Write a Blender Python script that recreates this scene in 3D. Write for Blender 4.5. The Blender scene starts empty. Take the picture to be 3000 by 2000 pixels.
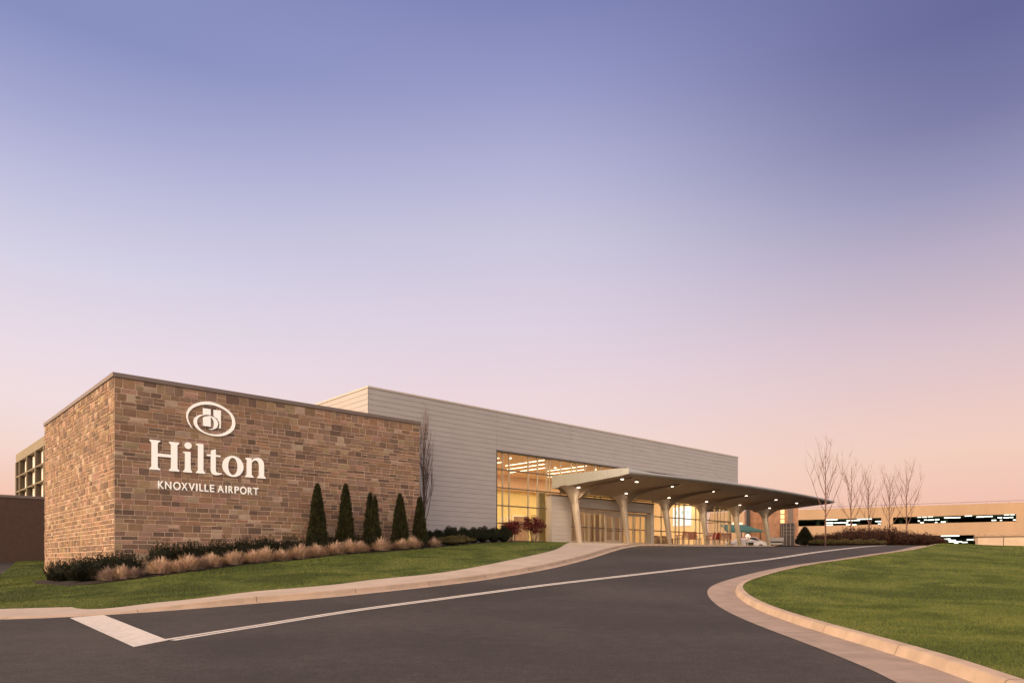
import bpy, math, random
import numpy as np
from mathutils import Vector, Matrix
from mathutils.geometry import delaunay_2d_cdt
random.seed(7); RNG = np.random.default_rng(11)
SC = bpy.context.scene; COL = SC.collection
F = 2087.0; HOR = 1645.0; CU, SU = .7361, .6768      # focal length and horizon in photo pixels; facade direction
ROT = math.atan2(SU, CU)
def uv(u, v): return (CU*u - SU*v, SU*u + CU*v)
def xy2uv(x, y): return (CU*x + SU*y, -SU*x + CU*y)
def upx(px, v):                                      # along-facade distance of a photo column on the plane v
    t = (px-1500)/F; Y = (v/SU)/(CU/SU - t); return xy2uv(t*Y, Y)[0]
def sstep(a, b, x): t = np.clip((x-a)/(b-a), 0, 1); return t*t*(3-2*t)
# ---------------------------------------------------------------- terrain
def hL(x): return .02 + .13*sstep(-10., -7.5, x)
CP = [(-20,-4,-1.4),(0,-4,-1.4),(20,-4,-1.4),(-20,3,-1.4),(-10,3,-1.4),(0,3,-1.4),(10,3,-1.4),(22,3,-1.4),(-22,11,-1.42),(-10,10,-1.4),(0,10,-1.4),(6,9,-1.38),(14,10,-1.3),
 (-10.5,17,-1.34),(-20,15,-1.42),(-4.3,17.8,-1.25),(5,18.9,-1.15),(-5.4,22.65,-.87),(0,28.1,-.43),(5.3,27.8,-.45),(12.9,31,-.19),(12.5,34.8,.1),(3,36,.22),(23.5,47,1.03),(25,43.7,.82),
 (7.9,46.5,1.0),(15,50,1.07),(20,54,1.15),(25,60,1.25),(11,50.5,1.12),(-1,60,1.3),(40,60,1.2),(60,70,1.25),(20,80,1.3),(60,100,1.3),(0,100,1.3),(-30,80,.4)]
def cl(x, y, z): CP.append((x, y, z - float(hL(x))))
for p in [(-16,28.7,-.62),(-15.1,29.6,-.5),(-26,39.7,-.68),(-10.8,33.4,0.),(-5,38.9,.8),(-34,51,.05),(-45,50,.0),(-45,30,-1.2),(-17,24,-1.22),(-20.8,31,-.9),(-16,26,-.9),(-12.6,27.4,-.43),
          (-10.1,30.2,.03),(-7.7,32.6,.31),(-4.9,36.0,.62),(-2.7,42,1.03),(-1,43.5,1.12),(0,47,1.29),(3,50.5,1.36),(-13.5,21,-1.2),(-9,24.5,-.85),(-6,28.5,-.35)]: cl(*p)
for p in [(29.7,48,1.22),(32.6,50,1.15),(28.7,40,.42),(14.4,20,-1.0),(20,20,-.98),(36,40,.4),(36,52,1.15),(12,14.5,-1.18),(21,30,-.3)]: CP.append((p[0], p[1], p[2]-.15))
for u in (37.5, 43, 48.4, 53.8, 59.2, 64.6): CP.append((*uv(u, 33.7), 1.2 + .15*(u-37.5)/27))
CPa = np.array(CP, float)
def _phi(r2): return .5*r2*np.log(np.maximum(r2, 1e-9))
def _fit():
    n = len(CPa); X = CPa[:, :2]; K = _phi(((X[:, None]-X[None])**2).sum(-1)) + np.eye(n)*6.
    P = np.c_[np.ones(n), X]; A = np.zeros((n+3, n+3)); A[:n, :n] = K; A[:n, n:] = P; A[n:, :n] = P.T
    return np.linalg.solve(A, np.r_[CPa[:, 2], 0, 0, 0])
W_ = _fit()
def gz(x, y):
    x = np.clip(np.asarray(x, float), -48, 62); y = np.clip(np.asarray(y, float), -4, 100)
    sh = np.broadcast(x, y).shape; x, y = np.broadcast_to(x, sh).ravel(), np.broadcast_to(y, sh).ravel(); out = np.empty(x.size)
    for i in range(0, x.size, 100000):
        a, b = x[i:i+100000], y[i:i+100000]
        r2 = (a[:, None]-CPa[None, :, 0])**2 + (b[:, None]-CPa[None, :, 1])**2
        out[i:i+100000] = _phi(r2) @ W_[:-3] + W_[-3] + W_[-2]*a + W_[-1]*b
    return out.reshape(sh)
def gl(x, y): return gz(x, y) + hL(np.asarray(x, float))          # left lawn surface
def gr(x, y): return gz(x, y) + .15 + .0*np.asarray(x)            # right lawn, plaza and kerb top
def hit(px, py, f=gz, ymin=4.):
    t, s = (px-1500)/F, (HOR-py)/F
    Y = np.arange(ymin, 70, .05); d = s*Y - f(t*Y, Y); k = np.argmax(d < 0)
    if d[k] >= 0: k = int(np.argmin(d))
    return (t*Y[k], float(Y[k]))
def smooth(pts, step=.5):
    P = [Vector((*p, 0)) for p in pts]; P = [P[0]*2-P[1]] + P + [P[-1]*2-P[-2]]; out = []
    for i in range(1, len(P)-2):
        a, b, c, d = P[i-1:i+3]; n = max(1, int((c-b).length/step))
        for k in range(n):
            t = k/n; q = .5*((2*b) + (c-a)*t + (2*a-5*b+4*c-d)*t*t + (3*b-a-3*c+d)*t**3); out.append((q.x, q.y))
    out.append((P[-2].x, P[-2].y))
    for _ in range(2):
        out = [out[0]] + [((a[0]+2*b[0]+c[0])/4, (a[1]+2*b[1]+c[1])/4) for a, b, c in zip(out, out[1:], out[2:])] + [out[-1]]
    return out
def offset(pl, d):                                                 # positive d: to the left of travel
    out = []
    for i, p in enumerate(pl):
        a, b = pl[max(i-1, 0)], pl[min(i+1, len(pl)-1)]; dx, dy = b[0]-a[0], b[1]-a[1]; L = math.hypot(dx, dy) or 1
        out.append((p[0]-dy/L*d, p[1]+dx/L*d))
    return out
def inside(poly, x, y):
    r = np.zeros(x.shape, bool); n = len(poly); j = n-1
    for i in range(n):
        xi, yi = poly[i]; xj, yj = poly[j]
        if yi != yj: r ^= ((yi > y) != (yj > y)) & (x < (xj-xi)*(y-yi)/(yj-yi) + xi)
        j = i
    return r
# ---------------------------------------------------------------- materials
def rgb(c): return (c[0], c[1], c[2], 1)
def newmat(name):
    m = bpy.data.materials.new(name); m.use_nodes = True; nt = m.node_tree; return m, nt, nt.nodes['Principled BSDF']
def N(nt, typ, **kw):
    n = nt.nodes.new(typ)
    for k, v in kw.items():
        if k.startswith('_'): n.inputs[int(k[1:]) if k[1:].isdigit() else k[1:].replace('_', ' ')].default_value = v
        else: setattr(n, k, v)
    return n
def mat(name, c, rough=.7, scale=3., var=.2, bump=0., bscale=40., metal=0., c2=None, spec=.4, attr=None, stretch=None, dist=.01, sub=0):
    m, nt, b = newmat(name); L = nt.links.new
    tc = N(nt, 'ShaderNodeTexCoord'); src = tc.outputs['Object']
    if stretch:
        mp = N(nt, 'ShaderNodeMapping'); mp.inputs['Scale'].default_value = stretch; L(src, mp.inputs[0]); src = mp.outputs[0]
    n1 = N(nt, 'ShaderNodeTexNoise', _Scale=scale, _Detail=7., _Roughness=.62); L(src, n1.inputs['Vector'])
    mr = N(nt, 'ShaderNodeMapRange'); mr.inputs[1].default_value = .3; mr.inputs[2].default_value = .7; L(n1.outputs[0], mr.inputs[0])
    mx = N(nt, 'ShaderNodeMix', data_type='RGBA')
    c2 = c2 or tuple(x*(1-var) for x in c); cc = tuple(min(1, x*(1+var*.6)) for x in c)
    mx.inputs[6].default_value = rgb(c2); mx.inputs[7].default_value = rgb(cc); L(mr.outputs[0], mx.inputs[0]); out = mx.outputs[2]
    if attr:
        at = N(nt, 'ShaderNodeAttribute', attribute_name=attr); m2 = N(nt, 'ShaderNodeMix', data_type='RGBA', blend_type='MULTIPLY'); m2.inputs[0].default_value = 1
        L(out, m2.inputs[6]); L(at.outputs['Color'], m2.inputs[7]); out = m2.outputs[2]
    L(out, b.inputs['Base Color']); b.inputs['Roughness'].default_value = rough; b.inputs['Metallic'].default_value = metal; b.inputs['Specular IOR Level'].default_value = spec
    if bump:
        n2 = N(nt, 'ShaderNodeTexNoise', _Scale=bscale, _Detail=5.); L(src, n2.inputs['Vector'])
        bp = N(nt, 'ShaderNodeBump', _Strength=bump, _Distance=dist); L(n2.outputs[0], bp.inputs['Height']); L(bp.outputs[0], b.inputs['Normal'])
    return m
def emit(name, c, s):
    m, nt, b = newmat(name); b.inputs['Base Color'].default_value = rgb(c); b.inputs['Emission Color'].default_value = rgb(c); b.inputs['Emission Strength'].default_value = s; return m
def glassmat(name, tint=(1, 1, 1), refl=1.):
    m, nt, b = newmat(name); L = nt.links.new; nt.nodes.remove(b); out = nt.nodes['Material Output']
    tr = N(nt, 'ShaderNodeBsdfTransparent'); tr.inputs[0].default_value = rgb(tint); gs = N(nt, 'ShaderNodeBsdfGlossy'); gs.inputs['Roughness'].default_value = .03
    fr = N(nt, 'ShaderNodeFresnel', _IOR=1.5); mu = N(nt, 'ShaderNodeMath', operation='MULTIPLY'); mu.inputs[1].default_value = refl; L(fr.outputs[0], mu.inputs[0])
    mi = N(nt, 'ShaderNodeMixShader'); L(mu.outputs[0], mi.inputs[0]); L(tr.outputs[0], mi.inputs[1]); L(gs.outputs[0], mi.inputs[2]); L(mi.outputs[0], out.inputs[0]); return m
M = {}
def asphalt():
    m, nt, b = newmat('asphalt'); L = nt.links.new; tc = N(nt, 'ShaderNodeTexCoord')
    n1 = N(nt, 'ShaderNodeTexNoise', _Scale=.25, _Detail=4.); n2 = N(nt, 'ShaderNodeTexNoise', _Scale=38., _Detail=5., _Roughness=.75); n3 = N(nt, 'ShaderNodeTexVoronoi', _Scale=110.)
    n4 = N(nt, 'ShaderNodeTexNoise', _Scale=3., _Detail=6., _Roughness=.7)
    for n in (n1, n2, n3, n4): L(tc.outputs['Object'], n.inputs['Vector'])
    r = N(nt, 'ShaderNodeValToRGB'); r.color_ramp.elements[0].position = .35; r.color_ramp.elements[0].color = (.033, .030, .0295, 1); r.color_ramp.elements[1].position = .68; r.color_ramp.elements[1].color = (.052, .046, .044, 1)
    L(n1.outputs[0], r.inputs[0]); m1 = N(nt, 'ShaderNodeMix', data_type='RGBA', blend_type='OVERLAY'); m1.inputs[0].default_value = .85; L(r.outputs[0], m1.inputs[6]); mz = N(nt, 'ShaderNodeMapRange'); mz.inputs[1].default_value = .36; mz.inputs[2].default_value = .64; mz.inputs[3].default_value = .18; mz.inputs[4].default_value = .82; L(n2.outputs[0], mz.inputs[0]); L(mz.outputs[0], m1.inputs[7])
    m2 = N(nt, 'ShaderNodeMix', data_type='RGBA', blend_type='OVERLAY'); m2.inputs[0].default_value = .5; L(m1.outputs[2], m2.inputs[6]); L(n4.outputs[0], m2.inputs[7])
    L(m2.outputs[2], b.inputs['Base Color']); b.inputs['Roughness'].default_value = .88; b.inputs['Specular IOR Level'].default_value = .3
    bp = N(nt, 'ShaderNodeBump', _Strength=.6, _Distance=.006); L(n3.outputs[0], bp.inputs['Height']); L(bp.outputs[0], b.inputs['Normal']); return m
def grassmat(name, dark, mid, lite, attr=None):
    m, nt, b = newmat(name); L = nt.links.new; tc = N(nt, 'ShaderNodeTexCoord')
    n1 = N(nt, 'ShaderNodeTexNoise', _Scale=.32, _Detail=5., _Roughness=.6, _Distortion=.6); n2 = N(nt, 'ShaderNodeTexNoise', _Scale=2.4, _Detail=5., _Roughness=.7)
    for n in (n1, n2): L(tc.outputs['Object'], n.inputs['Vector'])
    a = N(nt, 'ShaderNodeMath', operation='MULTIPLY_ADD'); a.inputs[1].default_value = .28; L(n2.outputs[0], a.inputs[0]); h = N(nt, 'ShaderNodeMath', operation='MULTIPLY'); h.inputs[1].default_value = .85; L(n1.outputs[0], h.inputs[0]); L(h.outputs[0], a.inputs[2])
    r = N(nt, 'ShaderNodeValToRGB'); e = r.color_ramp.elements; e[0].position = .49; e[0].color = rgb(dark); e[1].position = .65; e[1].color = rgb(lite); k = e.new(.565); k.color = rgb(mid)
    L(a.outputs[0], r.inputs[0]); out = r.outputs[0]
    if attr:
        at = N(nt, 'ShaderNodeAttribute', attribute_name=attr); m2 = N(nt, 'ShaderNodeMix', data_type='RGBA', blend_type='MULTIPLY'); m2.inputs[0].default_value = 1; L(out, m2.inputs[6]); L(at.outputs['Color'], m2.inputs[7]); out = m2.outputs[2]
    L(out, b.inputs['Base Color']); b.inputs['Roughness'].default_value = .75; b.inputs['Specular IOR Level'].default_value = .2; return m
def jointed(name, c, sp=3.):
    m = mat(name, c, .85, 1.6, .22, .25, 60.); nt = m.node_tree; L = nt.links.new; b = nt.nodes['Principled BSDF']
    at = N(nt, 'ShaderNodeAttribute', attribute_name='s'); md = N(nt, 'ShaderNodeMath', operation='MODULO'); md.inputs[1].default_value = sp; L(at.outputs['Fac'], md.inputs[0])
    lt = N(nt, 'ShaderNodeMath', operation='LESS_THAN'); lt.inputs[1].default_value = .025; L(md.outputs[0], lt.inputs[0])
    src = b.inputs['Base Color'].links[0].from_socket; mx = N(nt, 'ShaderNodeMix', data_type='RGBA', blend_type='MULTIPLY'); mx.inputs[7].default_value = (.45, .42, .4, 1)
    L(lt.outputs[0], mx.inputs[0]); L(src, mx.inputs[6]); L(mx.outputs[2], b.inputs['Base Color']); return m
M['asphalt'] = asphalt()
M['soil'] = mat('soil', (.05, .045, .03), .95, 1., .3)
M['lawn'] = grassmat('lawn', (.026, .042, .008), (.05, .07, .014), (.075, .095, .02))
M['blade'] = grassmat('blade', (.062, .088, .022), (.086, .118, .030), (.120, .146, .042), 'tint')
M['mulch'] = mat('mulch', (.016, .010, .008), .95, 6., .6, 1., 30., dist=.05)
M['kerb'] = jointed('kerb', (.40, .31, .235)); M['gutter'] = jointed('gutter', (.30, .235, .195)); M['walk'] = mat('walk', (.40, .335, .28), .85, .8, .16, .2, 60.)
M['paint'] = mat('paint', (.56, .53, .49), .7, 9., .22, .2, 60.)
M['stone'] = mat('stone', (1, 1, 1), .9, 5., .28, .7, 22., attr='tint', dist=.02); M['mortar'] = mat('mortar', (.58, .44, .34), .95, 3., .2, .4, 80.)
M['coping'] = mat('coping', (.17, .135, .12), .5, 2., .12, metal=.2)
M['siding'] = mat('siding', (.36, .345, .345), .55, .7, .08, spec=.3, stretch=(1, 1, 3))
M['siding_trim'] = mat('siding_trim', (.44, .40, .36), .5, 1., .05)
M['roofing'] = mat('roofing', (.25, .23, .22), .9, 1., .2)
M['frame'] = mat('frame', (.16, .12, .085), .45, 2., .1, metal=.3)
M['frame_light'] = mat('frame_light', (.5, .42, .33), .45, 2., .1, metal=.2)
M['frame_dark'] = mat('frame_dark', (.05, .04, .03), .45, 2., .1)
M['glass'] = glassmat('glass', (.97, .96, .93), .45); M['glass_dark'] = mat('glass_dark', (.05, .045, .045), .35, 2., .2, spec=.2)
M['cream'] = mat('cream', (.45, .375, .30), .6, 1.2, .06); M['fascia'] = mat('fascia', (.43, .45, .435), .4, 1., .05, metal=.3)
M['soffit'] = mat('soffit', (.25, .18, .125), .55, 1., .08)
M['rib'] = mat('rib', (.17, .125, .09), .6, 1., .08)  # darker than the soffit: shade on the rib sides put into the colour
M['letter'] = emit('letter', (.86, .86, .82), .20)
M['in_wall'] = mat('in_wall', (.80, .66, .34), .8, .7, .12); M['in_wall2'] = mat('in_wall2', (.78, .58, .42), .8, .7, .08); M['in_ceil'] = mat('in_ceil', (.72, .52, .42), .8, .5, .06)
M['in_floor'] = mat('in_floor', (.40, .30, .22), .3, 1., .15); M['in_white'] = mat('in_white', (.82, .76, .68), .6, 1., .05); M['in_brown'] = mat('in_brown', (.30, .19, .14), .6, 2., .25)
M['in_rose'] = mat('in_rose', (.48, .33, .25), .8, .9, .2); M['in_olive'] = mat('in_olive', (.32, .27, .14), .7, 2., .2)
M['strip'] = emit('strip', (1, .86, .62), 3.5); M['down'] = emit('down', (1, .84, .6), 14.); M['screen'] = emit('screen', (.55, .70, .9), .6); M['screen_dim'] = emit('screen_dim', (.25, .42, .5), .6)
M['tube'] = emit('tube', (.95, 1., .86), 2.0)
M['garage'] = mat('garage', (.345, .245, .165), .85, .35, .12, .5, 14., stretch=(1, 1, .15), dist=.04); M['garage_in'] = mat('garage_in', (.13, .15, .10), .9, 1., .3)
M['brick_far'] = mat('brick_far', (.36, .20, .125), .9, 1.6, .35, .5, 10.); M['brick_dark'] = mat('brick_dark', (.075, .045, .036), .9, 3., .15, .3, 30.)
M['teal'] = mat('teal', (.05, .135, .11), .7, 1., .15); M['tower'] = mat('tower', (.24, .205, .145), .85, .3, .1); M['tower_shade'] = mat('tower_shade', (.09, .07, .05), .85, .3, .1); M['pane_bright'] = mat('pane_bright', (.75, .70, .66), .7, 1., .08)
M['red'] = mat('red', (.40, .045, .04), .6, 6., .2); M['teak'] = mat('teak', (.34, .16, .095), .6, 6., .25); M['metal'] = mat('metal', (.45, .40, .34), .4, 3., .1, metal=.6)
M['lit_glass'] = emit('lit_glass', (1, .72, .36), .75); M['white'] = mat('white', (.66, .62, .58), .6, 2., .1); M['globe'] = emit('globe', (1, .85, .62), 1.0)
M['concrete'] = mat('concrete', (.50, .40, .31), .9, 1., .15, .3, 20.); M['concrete_rough'] = mat('concrete_rough', (.36, .26, .19), .95, 3., .3, .8, 16.)
def leafm(n, c, v=.45): return mat(n, c, .7, 1.7, v, spec=.15, attr='tint')
M['arbor'] = leafm('arbor', (.030, .036, .015)); M['yew'] = leafm('yew', (.017, .021, .011)); M['box'] = leafm('box', (.028, .034, .018)); M['tan'] = leafm('tan', (.62, .47, .35), .25)
M['nandina'] = leafm('nandina', (.12, .018, .022)); M['redhedge'] = leafm('redhedge', (.055, .028, .022)); M['cover'] = leafm('cover', (.10, .085, .035)); M['greyplant'] = leafm('greyplant', (.36, .27, .23), .25)
M['bark'] = mat('bark', (.13, .085, .07), .9, 8., .3, .5, 30.); M['bark_light'] = mat('bark_light', (.19, .115, .095), .9, 6., .3, .4, 30.)
# ---------------------------------------------------------------- object helpers
class MB:
    def __init__(s): s.v = []; s.f = []; s.mi = []; s.col = []
    def add(s, vs, fs, mi=0, col=None):
        b = len(s.v); s.v += [tuple(p) for p in vs]; s.f += [tuple(b+i for i in f) for f in fs]; s.mi += [mi]*len(fs)
        if col is not None: s.col += [col]*len(vs)
        return s
    def box(s, x0, x1, y0, y1, z0, z1, mi=0, bev=0):
        b = min(bev, (x1-x0)*.45, (y1-y0)*.45, (z1-z0)*.45)
        if b <= 0:
            return s.add([(x, y, z) for x in (x0, x1) for y in (y0, y1) for z in (z0, z1)], [(0, 1, 3, 2), (4, 6, 7, 5), (0, 4, 5, 1), (2, 3, 7, 6), (0, 2, 6, 4), (1, 5, 7, 3)], mi)
        ring = lambda z, i: [(x0+i, y0+b+ (0 if i else 0), z), (x0+b, y0+i, z), (x1-b, y0+i, z), (x1-i, y0+b, z), (x1-i, y1-b, z), (x1-b, y1-i, z), (x0+b, y1-i, z), (x0+i, y1-b, z)]
        vs = ring(z0, b*.6)+ring(z0+b, 0)+ring(z1-b, 0)+ring(z1, b*.6); fs = [tuple(range(7, -1, -1)), tuple(range(24, 32))]
        for k in range(3):
            for i in range(8): j = (i+1) % 8; fs.append((k*8+i, k*8+j, k*8+8+j, k*8+8+i))
        return s.add(vs, fs, mi)
    def tube(s, pts, rs, n=6, mi=0, cap=True):
        P = [Vector(p) for p in pts]; b = len(s.v); vs = []; fs = []; ref = None
        for i, p in enumerate(P):
            d = (P[min(i+1, len(P)-1)] - P[max(i-1, 0)]).normalized()
            if ref is None: ref = d.orthogonal().normalized()
            a = (ref - d*ref.dot(d)).normalized(); ref = a; c = d.cross(a); r = rs[i] if hasattr(rs, '__len__') else rs
            vs += [p + (a*math.cos(k*2*math.pi/n) + c*math.sin(k*2*math.pi/n))*r for k in range(n)]
        for i in range(len(P)-1):
            for k in range(n): j = (k+1) % n; fs.append((i*n+k, i*n+j, i*n+n+j, i*n+n+k))
        if cap: fs += [tuple(range(n-1, -1, -1)), tuple(range((len(P)-1)*n, len(P)*n))]
        return s.add(vs, fs, mi)
    def lathe(s, prof, n=16, c=(0, 0, 0), mi=0, jit=0):
        vs = []; fs = []
        for r, z in prof:
            for k in range(n): a = k*2*math.pi/n; q = r*(1+random.uniform(-jit, jit)); vs.append((c[0]+q*math.cos(a), c[1]+q*math.sin(a), c[2]+z))
        for i in range(len(prof)-1):
            for k in range(n): j = (k+1) % n; fs.append((i*n+k, i*n+j, i*n+n+j, i*n+n+k))
        fs += [tuple(range(n-1, -1, -1)), tuple(range((len(prof)-1)*n, len(prof)*n))]
        return s.add(vs, fs, mi)
    def build(s, name, m, parent=None, smooth=False):
        return mk(name, s.v, s.f, m, parent, s.mi, s.col if s.col else None, smooth)
def mk(name, v, f, m, parent=None, mi=None, col=None, smooth=False):
    me = bpy.data.meshes.new(name); me.from_pydata([tuple(map(float, p)) for p in v], [], f); ms = m if isinstance(m, (list, tuple)) else [m]
    for q in ms: me.materials.append(q)
    if mi and len(ms) > 1: me.polygons.foreach_set('material_index', mi)
    if col is not None: setcol(me, np.array(col, np.float32))
    if smooth: me.polygons.foreach_set('use_smooth', [True]*len(me.polygons))
    me.update(); o = bpy.data.objects.new(name, me); COL.objects.link(o); o.parent = parent; return o
def setcol(me, c):
    a = me.attributes.new('tint', 'FLOAT_COLOR', 'POINT'); n = len(me.vertices); b = np.ones((n, 4), np.float32); b[:, :3] = c[:n] if c.ndim == 2 else c[:n, None]; a.data.foreach_set('color', b.ravel())
def quads(name, V, m, parent=None, tint=None, per=4):          # V: (n,per,3) numpy; fast mesh
    n = len(V); me = bpy.data.meshes.new(name); me.vertices.add(n*per); me.vertices.foreach_set('co', V.astype(np.float32).ravel())
    me.loops.add(n*per); me.loops.foreach_set('vertex_index', np.arange(n*per, dtype=np.int32)); me.polygons.add(n); me.polygons.foreach_set('loop_start', np.arange(0, n*per, per, dtype=np.int32))
    me.update(calc_edges=True); me.materials.append(m)
    if tint is not None: setcol(me, np.repeat(tint, per, axis=0).astype(np.float32))
    o = bpy.data.objects.new(name, me); COL.objects.link(o); o.parent = parent; return o
def tag(o, label, cat, group=None, kind=None):
    if label: o['label'] = label
    if cat: o['category'] = cat
    if group: o['group'] = group
    if kind: o['kind'] = kind
    return o
def thing(name, label, cat, loc=(0, 0, 0), rz=0., group=None):
    o = bpy.data.objects.new(name, None); COL.objects.link(o); o.location = loc; o.rotation_euler = (0, 0, rz); o.empty_display_size = .3; return tag(o, label, cat, group)
def struct(o, label=None): o['kind'] = 'structure'; return o
def dup(root, loc, rz, scale=1., label=None, group=None):
    r = root.copy(); COL.objects.link(r); r.location = loc; r.rotation_euler = (0, 0, rz); r.scale = (scale if hasattr(scale, '__len__') else (scale,)*3)
    if label: r['label'] = label
    if group: r['group'] = group
    for ch in list(root.children):
        c = ch.copy(); COL.objects.link(c); c.parent = r
        for g in ch.children: d = g.copy(); COL.objects.link(d); d.parent = c
    return r
# ---------------------------------------------------------------- draped sheets
def drape(name, poly, f, m, spacing=.8, skirt=0., off=0., kind='structure', parent=None):
    x0, x1 = min(p[0] for p in poly), max(p[0] for p in poly); y0, y1 = min(p[1] for p in poly), max(p[1] for p in poly)
    gx, gy = np.meshgrid(np.arange(x0+spacing/2, x1, spacing), np.arange(y0+spacing/2, y1, spacing)); gx, gy = gx.ravel(), gy.ravel(); k = inside(poly, gx, gy); n = len(poly)
    vs = [Vector(p) for p in poly] + [Vector((a, b)) for a, b in zip(gx[k], gy[k])]
    V, E_, Fc = delaunay_2d_cdt(vs, [(i, (i+1) % n) for i in range(n)], [], 1, 1e-5)[:3]
    P = np.array([(p.x, p.y) for p in V]); Z = f(P[:, 0], P[:, 1]) + off; v = [(P[i, 0], P[i, 1], Z[i]) for i in range(len(P))]; fs = []
    for t in Fc:
        a, b, c = [P[i] for i in t[:3]]
        cx, cy = (a+b+c)/3
        if inside(poly, np.array([cx]), np.array([cy]))[0]: fs.append(tuple(t) if (b[0]-a[0])*(c[1]-a[1])-(b[1]-a[1])*(c[0]-a[0]) > 0 else tuple(reversed(t)))
    if skirt:
        cnt = {}
        for t in fs:
            for i in range(3): e = (t[i], t[(i+1) % 3]); cnt[tuple(sorted(e))] = cnt.get(tuple(sorted(e)), []) + [e]
        for e in [c[0] for c in cnt.values() if len(c) == 1]:
            b = len(v); v += [(v[e[0]][0], v[e[0]][1], v[e[0]][2]-skirt), (v[e[1]][0], v[e[1]][1], v[e[1]][2]-skirt)]; fs.append((e[1], e[0], b, b+1))
    o = mk(name, v, fs, m, parent, smooth=not skirt); o['kind'] = kind; return o
def strip(pl, prof, name, m, hf=None):                          # sweep (outward distance, height) along a ground polyline
    L = [0.]
    for a, b in zip(pl, pl[1:]): L.append(L[-1]+math.dist(a, b))
    rows = [offset(pl, d) for d, h in prof]; v = []; fs = []; n = len(pl); sv = []
    zb = gz(np.array([p[0] for p in rows[0]]), np.array([p[1] for p in rows[0]]))
    for (d, h), r in zip(prof, rows):
        z = gz(np.array([p[0] for p in r]), np.array([p[1] for p in r])); k = hf(np.array([p[0] for p in pl])) if hf else np.ones(n)
        v += [(r[i][0], r[i][1], z[i]+h*k[i]) for i in range(n)]; sv += L
    for j in range(len(prof)-1):
        for i in range(n-1): fs.append((j*n+i, j*n+i+1, j*n+n+i+1, j*n+n+i))
    o = mk(name, v, fs, m, smooth=False); a = o.data.attributes.new('s', 'FLOAT', 'POINT'); a.data.foreach_set('value', sv); o['kind'] = 'structure'; return o
# ---------------------------------------------------------------- ground, road, lawns
def big_ground():
    xs = sorted(set(list(np.arange(-60, 66, 3.)) + [-2500, -1200, -600, -300, -150, -90, 90, 150, 300, 600, 1200, 2500])); ys = sorted(set(list(np.arange(-8, 106, 3.)) + [-2500, -1200, -500, -200, -80, -30, 150, 300, 600, 1200, 2500]))
    X, Y = np.meshgrid(xs, ys); Z = gz(X, Y) - .35; n = len(xs); v = np.c_[X.ravel(), Y.ravel(), Z.ravel()]
    fs = [(j*n+i, j*n+i+1, j*n+n+i+1, j*n+n+i) for j in range(len(ys)-1) for i in range(n-1)]; struct(mk('ground', v, fs, M['soil'], smooth=True))
big_ground()
def road_sheet():
    xs = np.arange(-60, 66, .75); ys = np.arange(-8, 106, .75); X, Y = np.meshgrid(xs, ys); Z = gz(X, Y); n = len(xs)
    struct(mk('road', np.c_[X.ravel(), Y.ravel(), Z.ravel()], [(j*n+i, j*n+i+1, j*n+n+i+1, j*n+n+i) for j in range(len(ys)-1) for i in range(n-1)], M['asphalt'], smooth=True))
road_sheet()
A_px = [(0,1814),(204,1808),(298,1801),(425,1793.5),(595,1781),(765,1766),(1000,1747),(1250,1720),(1500,1686),(1650,1657),(1780,1620),(1816,1609)]
A = [hit(*p) for p in A_px]; A = [(A[0][0]-12, A[0][1]-1.2), (A[0][0]-5, A[0][1]-.3)] + A
A += [uv(37.6, 28.9), uv(39.5, 30.0), uv(43, 30.7), uv(50, 30.9), uv(58, 30.9), uv(66, 31.0)]
A = smooth(A, .5)
W_px = [(0,1783),(120,1779),(210,1777),(238,1785.5),(298,1786),(361,1776.5),(468,1762),(638,1744.6),(850,1723),(1000,1710),(1080,1698),(1246,1682),(1365,1665.5),(1500,1638.7),(1590,1619),(1639,1604)]
Wl = [hit(*p, f=gl) for p in W_px] + [(4.0, 49.3), (3.75, 50.1)]
Wl = [(Wl[0][0]-12, Wl[0][1]-.8)] + Wl
WS = smooth(Wl[:4], .5)[:-1] + smooth(Wl[3:], .5)
kA = lambda x: hL(x)/.15
strip(A, [(.0, .005), (.34, .010), (.36, .05), (.385, .135), (.41, .15), (.53, .152)], 'kerb', M['kerb'], kA)
Ain = offset(A, .52)
walk = Ain + [uv(66, 31.52), uv(70, 31.6), uv(70, 37.5), uv(62, 37.5), uv(35.2, 37.5)] + [uv(35.2, 35.9)] + WS[::-1]
drape('sidewalk', walk, gl, M['walk'], 1., .0)
# joints scored across the walk are thin dark sheets
jm = MB()
E_px = [(3000,1994),(2835,1938),(2601.6,1872.7),(2461,1835),(2321,1795.5),(2227,1760),(2181,1730),(2181,1709),(2227,1690),(2321,1664.6),(2461,1641),(2601.6,1620),(2695,1606)]
E = [hit(*p, f=gr, ymin=3) for p in E_px]
d0 = (E[0][0]-E[2][0], E[0][1]-E[2][1]); dl = math.hypot(*d0)
E = [(E[0][0]+d0[0]/dl*9, E[0][1]+d0[1]/dl*9), (E[0][0]+d0[0]/dl*4, E[0][1]+d0[1]/dl*4)] + E + [(29.2, 48.3), (33.5, 53.5)]
E = smooth(E, .4); Er = E[::-1]                                   # reversed: the road lies to the left... kerb outward = left of reversed travel is right side
strip(E, [(0., .165), (.14, .16), (.17, .145), (.22, .02), (.23, .008)], 'kerb', M['kerb'])
strip(E, [(.23, .012), (.55, .018), (1.06, .008)], 'gutter', M['gutter'])
R_poly = E + [(36, 54.5), (44, 46), (48, 30), (40, 5), (20, -6)]
drape('lawn', R_poly, gr, M['lawn'], .9, .2)
pts = []
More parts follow.
